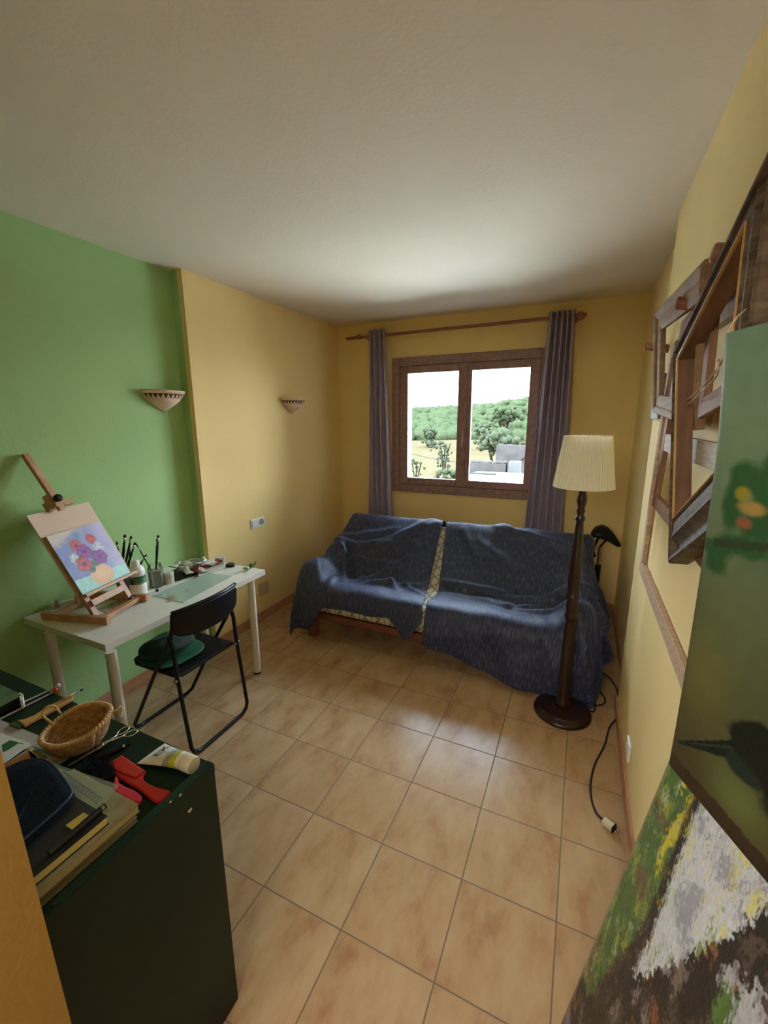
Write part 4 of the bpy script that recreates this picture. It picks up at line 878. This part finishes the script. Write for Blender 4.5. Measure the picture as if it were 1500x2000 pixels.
def surf_text(s, u0, v0, size, fwd):   # letters lying on the tube, baseline across it
    cu_ = bpy.data.curves.new('lettering', 'FONT'); cu_.body = s; cu_.size = size; cu_.extrude = .0003; cu_.align_x = 'CENTER'
    a = tsec(u0); top = np.array(a[8]); b_ = np.array(tsec(u0+.05)[8]); dn = norm(b_-top); wv_ = cw
    xa = wv_*fwd; ya = -dn; za = norm(np.cross(xa, ya))
    if za[2] < 0: xa = -xa; za = -za
    tmp = bpy.data.objects.new('tmp', cu_); COL.objects.link(tmp); bpy.context.view_layer.update(); me_ = bpy.data.meshes.new_from_object(tmp); bpy.data.objects.remove(tmp)
    o = bpy.data.objects.new('lettering', me_); COL.objects.link(o); o.parent = ct
    p = top+za*.0008+wv_*v0-worldpos(ct); o.matrix_local = Matrix(((xa[0], ya[0], za[0], p[0]), (xa[1], ya[1], za[1], p[1]), (xa[2], ya[2], za[2], p[2]), (0, 0, 0, 1)))
    me_.materials.append(mat('ink', (.03, .035, .03), .6, .05, 9)); return o
surf_text('EX', .28, .006, .034, 1)
for i_, u_ in enumerate((.32, .37, .40, .43, .46)):
    q = [np.array(x) for x in (tsec(u_)[8], tsec(u_+.010)[8])]; l_ = (.012, .016, .017, .016, .013)[i_]
    MB().add([q[0]-cw*l_+UZ*.0004-UZ*.004*(l_/.02)**2, q[0]+cw*l_+UZ*.0004-UZ*.004*(l_/.02)**2, q[1]+cw*l_+UZ*.0004-UZ*.004*(l_/.02)**2, q[1]-cw*l_+UZ*.0004-UZ*.004*(l_/.02)**2, q[0]+UZ*.0007, q[1]+UZ*.0007], [(0, 4, 5, 3), (4, 1, 2, 5)]).build('small_print', mat('ink_grey', (.22, .23, .2), .6, .05, 9), ct)
# papers, leaflets, folder, notebooks, pouch
flat([(-60, 1392), (0, 1405.5), (91, 1442.5), (58, 1462), (-60, 1470)], TZ, .004, 'envelope', mat('grey_paper', (.42, .39, .36), .6, .04, 9), 'grey envelope on top of the papers beside the basket', 'envelope')
lfl = thing('leaflet', 'white leaflet with green panel lying over the grey envelope', 'leaflet', at_z(20, 1460, TZ))
flat([(-40, 1418), (0, 1431), (60, 1452), (8, 1489), (-50, 1520)], TZ+.0042, .004, 'sheet', PAPER, parent=lfl)
flat([(4, 1455), (19, 1445.5), (46, 1452), (6, 1469)], TZ+.0083, .0003, 'green_panel', mat('print_green', (.012, .11, .035), .5, .05, 9), parent=lfl)
flat([(7, 1471), (36, 1451.5), (44, 1453), (8, 1475)], TZ+.0087, .0002, 'white_stripe', PAPER, parent=lfl)
flat([(10, 1492), (55, 1462), (112, 1438), (142, 1474), (114, 1494), (70, 1520)], TZ, .003, 'brochure', mat('pale_green_print', (.36, .38, .24), .5, .12, 18), 'pale green brochure under the other papers, touching the basket', 'brochure', bevel=.0005)
bch = thing('postcard', 'landscape postcard with blue bar poking out beside the navy pouch', 'postcard', at_z(90, 1480, TZ))
flat([(55, 1467), (64, 1456), (118, 1474), (99, 1490), (70, 1500)], TZ+.0032, .002, 'card', mat('card_print', (.55, .54, .40), .5, .1, 9), parent=bch)
flat([(63, 1458.5), (67, 1456.5), (104, 1473), (100, 1478)], TZ+.0053, .0003, 'blue_bar', mat('print_blue', (.07, .22, .34), .5, .05, 9), parent=bch)
flat([(62, 1466), (70, 1463), (94, 1478), (85, 1486)], TZ+.0053, .0003, 'picture', mat('print_landscape', (.28, .24, .06), .5, 0, 60, color2=(.06, .09, .03)), parent=bch)
flat([(8, 1494), (58, 1466), (74, 1480), (60, 1492), (10, 1530)], TZ+.0032, .002, 'booklet', mat('orange_print', (.44, .16, .045), .5, .12, 20), 'orange booklet tucked under the navy pouch', 'booklet')
PGM = mat('page_edges', (.46, .42, .24), .7, .12, 200, (1, 1, 30)); COVM = mat('marbled_cover', (.22, .14, .05), .5, 0, 22, color2=(.30, .31, .19)); COVD = mat('black_cover', (.014, .014, .013), .5, .1, 9)
def book(label, x0, x1, y0, y1, z0, z1, cov, pg, rot=0., name='notebook', cat='notebook', group='stack of notebooks by the end panel'):
    t = thing(name, label, cat, ((x0+x1)/2, (y0+y1)/2, z0), group); ct_ = .0016
    def R(b, nm, m, bev=0):
        o = b.build(nm, m, t, bevel=bev); return o
    R(MB().box((x0, y0, z0+ct_), (x1-.002, y1-.002, z1-ct_)), 'pages', pg)
    R(MB().box((x0, y0, z1-ct_), (x1, y1, z1)), 'cover', cov); R(MB().box((x0, y0, z0), (x1, y1, z0+ct_)), 'cover', cov); t.rotation_euler[2] = rot
    return t
book('lowest pale notebook of the stack by the end panel', -1.09, -.856, .275, .492, TZ+.0002, TZ+.013, mat('buff_cover', (.36, .30, .16), .6, .1, 20), PGM)
book('middle buff notebook of the stack by the end panel', -1.09, -.862, .275, .490, TZ+.0132, TZ+.026, mat('buff_cover', (.36, .30, .16)), PGM)
nb = book('marbled brown green notebook on top of the stack by the end panel', -1.095, -.850, .275, .496, TZ+.0262, TZ+.046, COVM, PGM)
kk = at_z(210, 1593, TZ+.068)
bb = book('thick black book with cream page edges lying on the marbled notebook', kk[0]-.17, kk[0], .275, kk[1], TZ+.0464, TZ+.0675, COVD, mat('cream_pages', (.62, .56, .26), .7, .08, 200, (1, 1, 30)), name='book', cat='book')
mk = thing('black_marker', 'black clip pen lying on the black book', 'pen', (kk[0]-.02, kk[1], TZ+.0677)); a0 = at_z(205, 1574, TZ+.074); a1 = at_z(95, 1667, TZ+.074)
MB().tube([a0, a1], .0065, 12).build('barrel', COVD, mk, auto=True)
MB().tube([a0+norm(a1-a0)*.004, a0+norm(a1-a0)*.010], .0072, 12).build('clip_ring', CHROME, mk, auto=True)
MB().tube([a0+UZ*.007, a0+norm(a1-a0)*.05+UZ*.0075], .0012, 6).build('clip', BLKP, mk)
flat([(150, 1626), (184, 1597), (163, 1587), (128, 1612)], TZ+.068, .0015, 'yellow_card', mat('yellow_card', (.55, .40, .06), .6, .08, 20), 'yellow card corner under the navy pouch on the black book', 'card')
spn = thing('spiral_notebook', 'green spiral notebook under the clear plastic folder', 'notebook', at_z(160, 1540, TZ))
flat([(95, 1492), (222, 1540), (190, 1580), (120, 1600)], TZ+.046, .002, 'cover', mat('olive_cover', (.20, .22, .09), .5, .2, 18), parent=spn)
sA, sB = at_z(120, 1512, TZ+.051), at_z(192, 1563, TZ+.051); nk = 16
for k in range(nk):
    c = sA+(sB-sA)*k/(nk-1); dd = norm(np.cross(sB-sA, UZ)); MB().tube([c+dd*.007*math.cos(a)+UZ*.0045*math.sin(a) for a in np.linspace(0, 2*math.pi, 13)[:-1]], .0011, 5, closed=True).build('wire_ring', BLKP, spn, smooth=True)
flat([(98, 1488), (160, 1509), (233, 1533), (181, 1598), (140, 1600)], TZ+.0565, .001, 'plastic_folder', milky('clear_folder', (.55, .60, .48), .20, .25), 'clear plastic folder sticking out from under the navy pouch', 'folder')
NAVY = mat('navy_fabric', (.0035, .0085, .012), .85, .3, 60, bump=.2, bscale=300, spec=.1); NAVB = mat('navy_binding', (.012, .02, .06), .6, .1, 30)
po = thing('toiletry_bag', 'navy fabric toiletry bag with rounded corners on the papers', 'bag', at_z(80, 1560, TZ))
tp_ = [at_z(x, y, .885)[:2] for x, y in ((-50, 1530), (10, 1502), (45, 1487), (75, 1483), (97, 1490), (118, 1513), (138, 1543), (136, 1556), (120, 1574), (92, 1600), (55, 1632), (10, 1670), (-50, 1700))]
cx = np.mean(tp_, 0); tp_ = np.array(curve([np.append(p, 0) for p in tp_]+[np.append(tp_[0], 0)], 3))[:-1, :2]
tp_[:, 1] = np.maximum(tp_[:, 1], .285); cx[1] = max(cx[1], .36)
def sec(s, z): return [np.array([*(cx+(p-cx)*s), z]) for p in tp_]+[np.array([*(cx+(tp_[0]-cx)*s), z])]
fl_ = lambda L: [np.array([p[0], max(p[1], .268), p[2]]) for p in L]
MB().grid([fl_(sec(s, z)) for s, z in ((.9, TZ+.010), (1.06, TZ+.016), (1.10, TZ+.040), (1.05, TZ+.068), (1.0, TZ+.084), (.96, TZ+.088), (.7, TZ+.089), (.3, TZ+.090), (.02, TZ+.090))]).build('body', NAVY, po, smooth=True)
MB().tube(fl_(sec(1.0, TZ+.0845))[:-1], .0035, 8, closed=True).build('piping', NAVB, po, smooth=True)
MB().tube(fl_(sec(1.075, TZ+.0635))[:-1], .0022, 6, closed=True).build('zip', BLKP, po, smooth=True)
# things at the far left of the dresser top
for k, (a, b, cc, lb) in enumerate((((-70, 1425), (113, 1341), (.42, .40, .40), 'grey knitting needle with grey knob, nearer the green book'), ((-70, 1440), (108, 1350), (.50, .012, .012), 'grey knitting needle with red knob'))):
    a0, a1 = at_z(*a, TZ+.004), at_z(*b, TZ+.004); t = thing('knitting_needle', lb, 'knitting needle', a0); MB().tube([a0, a0+norm(a1-a0)*.03, a1], [.001, .0035, .0035], 10).build('shaft', mat('needle_grey', (.42, .42, .40), .4, .05, 9, metal=.3), t, auto=True)
    MB().sphere(a1+UZ*.003, .0085, 14, 10).build('knob', mat('needle_knob_%d' % k, cc, .35, .03, 9), t, smooth=True)
wbz = thing('wide_brush', 'wide flat paint brush with light wooden handle and hanging hole', 'paint brush', at_z(90, 1390, TZ)); WBH = mat('varnished_beech', (.56, .30, .10), .35, .15, 9, (1, 5, 1), coat=.3)
zq = lambda X, Y: (X/6.45, 1290+Y/6.45)
flat([zq(*p) for p in ((215, 745), (300, 735), (420, 690), (560, 600), (820, 455), (890, 432), (922, 440), (915, 475), (860, 510), (640, 635), (440, 740), (310, 812), (285, 800))], TZ+.001, .011, 'handle', WBH, parent=wbz, bevel=.003)
flat([zq(*p) for p in ((225, 745), (295, 800), (240, 850), (110, 800))], TZ+.002, .008, 'bristles', mat('green_bristles', (.035, .075, .02), .8, .4, 60, (1, 6, 1)), parent=wbz)
hc_ = at_z(*zq(803, 487), TZ+.0123); MB().lathe([(.0055, 0), (.0055, .0006), (0, .0006)], hc_, 16).build('hanging_hole', SCR, wbz)
a0, a1 = at_z(122, 1366, TZ+.017), at_z(163.5, 1345.5, TZ+.02); d_ = norm(a1-a0)
brush(a0-d_*.02-UZ*.0, a1, 'thin paint brush lying across the tip of the wide brush', .0028, BRW, .012, group='paint brushes on the dresser')
bok = thing('green_book', 'book with mottled green cover and black spine at the far end of the dresser', 'book', at_z(0, 1370, TZ))
flat([(-80, 1320), (0, 1337), (40, 1359), (0, 1379), (-80, 1410)], TZ+.002, .030, 'pages', COVD, parent=bok)
flat([(-80, 1318), (0, 1336), (43, 1357), (0, 1380), (-80, 1413)], TZ+.0322, .003, 'cover', mat('mottled_green', (.05, .11, .05), .45, 0, 26, color2=(.13, .22, .10)), parent=bok, bevel=.001)
flat([(37, 1352), (45, 1355), (44, 1366), (39, 1368)], TZ+.003, .031, 'page_corner', PAPER, parent=bok)

# ------------------------------------------------------------------ right wall: pegs, frames, stretchers, canvases
for (y, x, lb) in ((1.150, .205, 'round wooden wall peg over the tilted dark frame'), (1.575, .210, 'round wooden wall peg inside the pale wooden frame'), (2.40, .222, 'round wooden wall peg nearest the window')):
    t = thing('wall_peg', lb, 'peg', (XRN, y, 2.02), 'wooden pegs on the right wall')
    MB().tube([(XRN, y, 2.012), (x+.003, y, 2.030), (x, y, 2.0305)], [.018, .018, .015], 18).build('dowel', mat('peg_wood', (.30, .13, .075), .45, .2, 9, (6, 1, 1)), t, auto=True)
def rect_bars(name, label, cat, corners, n, w, th, m, group=None, part='stretcher_bar', brace=None, profile=None, extra=None):
    TL, TR, BR, BL = map(np.asarray, corners); t = thing(name, label, cat, BL, group); n = norm(n); C_ = (TL+TR+BR+BL)/4
    cs = [TL, TR, BR, BL]
    def inn(i):
        a, b, c = cs[i-1], cs[i], cs[(i+1) % 4]; ws = w if hasattr(w, '__len__') else [w]*4; return b+norm(a-b)*ws[i]+norm(c-b)*ws[i-1]
    I = [inn(i) for i in range(4)]
    for i in range(4):
        a, b = cs[i], cs[(i+1) % 4]; ia, ib = I[i], I[(i+1) % 4]
        if profile is None: MB().hexa([a-n*th, b-n*th, ib-n*th, ia-n*th, a, b, ib, ia]).build(part, m, t, bevel=.002)
        else: MB().grid([[p0+(p1-p0)*f-n*d for f, d in profile] for p0, p1 in ((a, ia), (b, ib))]+[]).add([], []).build(part, m, t, auto=True)
    if brace is not None:
        f = brace; MB().bar(TL+(BL-TL)*f+norm(TR-TL)*w-n*th*.5, TR+(BR-TR)*f-norm(TR-TL)*w-n*th*.5, w*1.25, th*.9, n).build('cross_brace', GREY, t, bevel=.002)
    return t, cs, I
NX = np.array([-1., 0, 0])
# big raw stretcher resting flat on the wall
rect_bars('stretcher_frame', 'large bare pine stretcher frame flat on the wall, lowest of all', 'stretcher frame', ((.296, 2.20, 2.0), (.296, .72, 2.0), (.296, .72, .985), (.296, 2.285, .985)), NX, .058, .018, RAWP, 'bare stretcher frames on the wall')
rect_bars('stretcher_frame', 'bare stretcher frame with pale weathered cross brace', 'stretcher frame', ((.272, 1.86, 2.03), (.272, .95, 2.03), (.272, .95, 1.36), (.272, 1.98, 1.36)), NX, .050, .018, RAW, 'bare stretcher frames on the wall', brace=.62)
rect_bars('stretcher_frame', 'small dark brown stretcher frame hanging inside the tilted dark frame', 'stretcher frame', ((.250, 1.36, 2.0), (.250, .92, 2.06), (.250, .86, 1.76), (.250, 1.30, 1.70)), NX, .045, .016, RAW, 'bare stretcher frames on the wall')
# pale wooden frame over the middle peg
wa = [np.asarray(at_x(1277, 610, .212)), np.asarray(at_x(1370, 508, .212)), None, np.asarray(at_x(1273, 806, .262))]
wa[2] = wa[1]+(wa[3]-wa[0]); wn_ = norm(np.cross(wa[1]-wa[0], wa[3]-wa[0])); wn_ = wn_ if wn_[0] < 0 else -wn_
wprof = [(0, .03), (0, .006), (.10, 0), (.32, .004), (.42, .012), (.8, .013), (.9, .016), (1, .020), (1, .034)]
rect_bars('wooden_frame', 'empty light brown wooden picture frame hung over a peg nearest the window', 'picture frame', wa, wn_, .075, .03, mat('oak_frame', (.30, .19, .105), .65, .25, 9, (1, 1, 6), bump=.05, spec=.15), part='moulding', profile=wprof)
# tilted dark frame
fa = [np.array([.205, 1.47, 1.88]), np.array([.200, .83, 2.073]), np.array([.205, .80, 1.545]), np.array([.235, 1.315, 1.318])]
fprof = [(0, .045), (0, .004), (.05, 0), (.14, .002), (.20, .012), (.30, .020), (.42, .019), (.52, .010), (.60, .004), (.63, .006), (.66, .006), (.94, .010), (.97, .006), (1, .008), (1, .016)]
fn_ = norm(np.cross(fa[1]-fa[0], fa[3]-fa[0])); fn_ = fn_ if fn_[0] < 0 else -fn_
pfm, fcs, fI = rect_bars('picture_frame', 'large empty dark scooped picture frame hanging tilted from a peg', 'picture frame', fa, fn_, (.030, .115, .115, .024), .045, DARKF, part='moulding', profile=fprof)
for nm, d0, d1, e, m_ in (('gilt_edge', .004, .010, .0035, GILT), ('rebate', .009, .044, .010, mat('frame_back', (.19, .105, .06), .75, .3, 7, (6, 1, 1), spec=.15))):
    b = MB()
    for i in range(4):
        a, c_ = fI[i], fI[(i+1) % 4]; ctr = sum(fI)/4
        ia, ic = a+norm(ctr-a)*e, c_+norm(ctr-c_)*e
        b.hexa([a-fn_*d0, c_-fn_*d0, ic-fn_*d0, ia-fn_*d0, a-fn_*d1, c_-fn_*d1, ic-fn_*d1, ia-fn_*d1])
    b.build(nm, m_, pfm)
# small picture beyond, string
sp0 = at_x(1269, 735, .300); sp1 = at_x(1257, 806, .300); ysp = (sp0[1]+sp1[1])/2
spi = thing('small_picture', 'small framed picture on the wall behind the pale wooden frame', 'picture', (.31, 2.5, 1.72))
MB().box((.296, 2.33, 1.70), (.316, 2.56, 1.90)).build('frame', mat('grey_frame', (.16, .16, .14), .5, .2, 20), spi, bevel=.003)
MB().box((.2945, 2.35, 1.72), (.2965, 2.54, 1.88)).build('print', mat('faded_print', (.22, .24, .20), .5, .0, 30, color2=(.08, .10, .08)), spi)
STR = mat('string', (.50, .38, .22), .9, .2, 200)
s_pts = [at_x(1336, 786, .245), at_x(1372, 755, .225), at_x(1400, 722, .205), at_x(1409, 703, .199), at_x(1402, 704, .197), at_x(1401, 730, .20), at_x(1380, 757, .22), at_x(1338, 795, .246)]
tag(MB().tube(curve(s_pts, 6), .0017, 6).build('hanging_string', STR, smooth=True), 'loop of beige hanging string inside the tilted dark frame', 'string')
# bird canvas, hung at an angle out from the wall
BD = np.array([.425, -.905, 0]); BN = np.array([-.905, -.425, 0]); BO = np.array([.163, .77, 0])
def bird_col(u, v):
    s = .022+u*.318; z = 1.138+v*.677; n1 = fnoise(s*10, z*10, .8); n2 = fnoise(s*10, z*10, 4, 3); n3 = fnoise(s*10, z*10, 18, 6)
    top = np.array([.125, .215, .13]); mid = np.array([.080, .100, .044]); low = np.array([.055, .045, .018])
    k = min(1, max(0, (z-1.42)/.35)); c = mid*(1-k)+top*k
    k = min(1, max(0, (1.40-z)/.22)); c = c*(1-k)+low*k
    c = c*(1+.25*n1+.10*n2)
    c = c+np.array([.05, .085, .02])*math.exp(-(((s-.15)/.05)**2+((z-1.20)/.04)**2))+np.array([.045, .035, .0])*math.exp(-(((s-.06)/.05)**2+((z-1.33)/.07)**2))
    k = max(0, 1-s/.016); c = c*(1-k*.85)+np.array([.36, .42, .36])*k*.85*(1 if z > 1.3 else .35)
    def sp(cs, cz, rs, rz, col, soft=.5):
        nonlocal c
        d = ((s-cs)/rs)**2+((z-cz)/rz)**2+.5*n2+.2*n3; k = min(1, max(0, (1+soft-d)/(2*soft))); c = c*(1-k)+np.array(col)*k
    G = (.018, .075, .022)
    for cs, cz, rs, rz in ((.085, 1.625, .03, .022), (.065, 1.585, .018, .035), (.115, 1.60, .022, .03), (.11, 1.565, .03, .02), (.095, 1.535, .035, .014), (.06, 1.525, .02, .02), (.05, 1.50, .02, .018), (.03, 1.52, .02, .01), (.13, 1.64, .03, .02)): sp(cs, cz, rs, rz, G)
    if abs(z-(1.527+.2*(s-.04))) < .006+.002*n3 and s > .04: c = np.array([.022, .04, .018])
    sp(.079, 1.603, .012, .010, (.24, .20, .02)); sp(.094, 1.587, .022, .009, (.30, .20, .05)); sp(.087, 1.566, .013, .007, (.22, .07, .04))
    # dark bird with long beak pointing to the left
    B = np.array([.004, .008, .006])
    if .035 < s < .13:
        k = (s-.035)/.095; cz = 1.192+.068*k+.0; hw = .0025+.013*k
        if abs(z-cz) < hw: c = B if abs(z-cz-.2*hw) > .12*hw else np.array([.03, .045, .035])
    sp(.175, 1.285, .055, .038, B, .2); sp(.215, 1.27, .06, .05, B, .3); sp(.15, 1.245, .03, .013, (.008, .02, .014), .3)
    if z < 1.165+.006*n3: c = np.array([.030, .020, .010])*(1+.4*n2)
    return np.clip(c, .002, 1)
bc_ = thing('bird_canvas', 'tall green painting of a dark long beaked bird jutting from the wall', 'painting', BO+np.array([0, 0, 1.138]))
def bpos(u, v):
    z = 1.138+v*.677; s0 = float(np.interp(z, [1.138, 1.209, 1.303, 1.424, 1.521, 1.656, 1.74, 1.815], [.0255, .0274, .0283, .0277, .0265, .021, .0127, .0035])); s = s0+u*(.34-s0)
    return BO+BD*s+np.array([0, 0, z])+BN*(.0006-.002*math.exp(-u/.02))
painted('picture', bc_, 130, 260, bpos, bird_col, vcol('soft_oil_paint', .42, .12, 160))
bq = [bpos(.004, v) for v in np.linspace(0, 1, 12)]; bq2 = [bpos(1, v) for v in np.linspace(0, 1, 12)]
bk_ = MB(); nb_ = -BN*.016
bk_.grid([[p+nb_*.08, p+nb_, q+nb_, q+nb_*.08] for p, q in zip(bq, bq2)])
bk_.add([bq[0], bq2[0], bq2[0]+nb_, bq[0]+nb_, bq[-1], bq2[-1], bq2[-1]+nb_, bq[-1]+nb_], [(0, 1, 2, 3), (7, 6, 5, 4)])
bk_.build('stretched_canvas', CANV, bc_)
MB().tube(curve([BO+np.array([.005, .005, 1.806]), BO+np.array([.012, .02, 1.825]), BO+np.array([.02, .03, 1.84]), np.array([.205, .85, 1.86])], 5), .0018, 6).build('hanging_loop', STR, bc_, smooth=True)
# tree canvas leaning on the wall
TO = np.array([.082, 1.0, .016]); TE = norm((.148, 0, .91)); TN = np.array([-TE[2], 0, TE[0]])
TW, TL_ = .74, 1.128
def tree_col(u, v):
    s, t = u*TW, v*TL_
    j1 = mnoise.noise(Vector((s*150+t*40, t*45, 2))); j2 = mnoise.noise(Vector((s*60, t*90-s*50, 11))); j3 = mnoise.noise(Vector((s*260+t*60, t*70, 5)))
    a = tree_base(s+.010*j1, t+.030*j2); b = tree_base(s-.014*j2+.010, t-.022*j1+.012)
    k = min(1, max(0, .35+1.1*j3)); return np.clip((a*(1-k)+b*k)*(1+.22*j3), .003, 1)
def tree_base(s, t):
    n1 = fnoise(s, t, 5); n2 = mnoise.noise(Vector((s*34+t*9, t*15, 1))); n3 = mnoise.noise(Vector((s*95+t*18, t*36, 7))); n4 = fnoise(s, t, 12, 4)
    st = .6*n2+.6*n3
    g = [np.array(q) for q in ((.085, .16, .03), (.17, .27, .05), (.055, .105, .025), (.36, .36, .03), (.12, .19, .05))]
    q = (n2*.9+n3*.7+n4*.5); c = g[0] if q < -.22 else g[2] if q < -.02 else g[4] if q < .12 else g[1] if q < .38 else g[3]
    c = c*(1+.25*n3)
    if n4+.5*n3 > .42: c = np.array([.16, .085, .045])
    if t > .8 and s > .10 and n2+n4*.6 > .16-.5*max(0, t-.85): c = np.array([.62, .50, .02])*(1+.2*n3)
    if n2*.7+n3 > .62: c = np.array([.42, .45, .42])
    def tx(tt): return float(np.interp(tt, [0, .37, .6, .71, .81, .9, 1.02, 1.2], [.12, .165, .195, .205, .196, .186, .172, .16]))
    w = float(np.interp(t, [0, .5, .62, .72, .9, 1.1], [.10, .05, .030, .022, .016, .014]))
    side = s-(tx(t)+w)
    if side > 0 or (s > tx(t) and t > .5):
        c = np.array([.60, .61, .65])*(1+.16*n3)+np.array([.04, .04, .02])
        if st+n1*.5 > .26: c = np.array([.66, .62, .16])*(1+.2*n3)
        elif st+.6*n4 < -.40: c = np.array([.28, .36, .13])
        elif n4+.7*n3 > .30: c = np.array([.36, .36, .40])
        if n3+n2 > .75: c = np.array([.62, .62, .62])
    if abs(s-tx(t)) < w*(1+.5*n3):
        c = np.array([.030, .022, .016])*(1+.9*n3)
        if n3+.6*n2 > .42: c = np.array([.13, .085, .06]) if t < .75 else np.array([.33, .24, .03])
    # big trunk lying across the lower right
    top = float(np.interp(s, [0, .165, .22, .27, .312, .36, .396, .42, .5, .8], [.22, .37, .60, .70, .80, .92, 1.0, 1.085, 1.16, 1.3]))+.03*n3+.02*n2
    if t < top:
        q = n4+.8*n2+.5*n3; c = np.array([.022, .016, .013])*(1+.6*n3)
        if q > .22: c = np.array([.085, .055, .042])*(1+.4*n3)
        if q > .55: c = np.array([.22, .18, .16])
        if t > top-.045: c = np.array([.016, .012, .010])
        if q < -.62: c = np.array([.26, .085, .03])
        def sp(cs, ct2, rs, rt, col):
            nonlocal c
            if ((s-cs)/rs)**2+((t-ct2)/rt)**2 < 1+.6*n3+.4*n2: c = np.array(col)*(1+.2*n3)
        sp(.385, .87, .022, .07, (.014, .010, .008)); sp(.34, .82, .02, .03, (.20, .14, .11)); sp(.43, .97, .016, .025, (.42, .40, .40)); sp(.44, .935, .012, .035, (.10, .20, .04)); sp(.475, 1.0, .02, .035, (.48, .48, .50)); sp(.50, .97, .05, .05, (.46, .46, .48)); sp(.452, .93, .012, .06, (.07, .15, .03)); sp(.30, .78, .018, .02, (.24, .22, .22))
    if s < .012: c = np.array([.30, .20, .10])*(1+.3*n3)
    return c
tc_ = thing('tree_canvas', 'large unframed tree painting leaning on the right wall in the foreground', 'painting', TO)
painted('picture', tc_, 300, 420, lambda u, v: TO+np.array([0, -u*TW, 0])+TE*v*TL_+TN*.001, tree_col, vcol('thick_oil_paint', .5, .3, 140))
MB().obox(TO+np.array([0, -TW/2, 0])+TE*TL_/2-TN*.0085, (0, TW/2, 0), TE*TL_/2, TN*.009).build('stretched_canvas', CANV, tc_, bevel=.003)
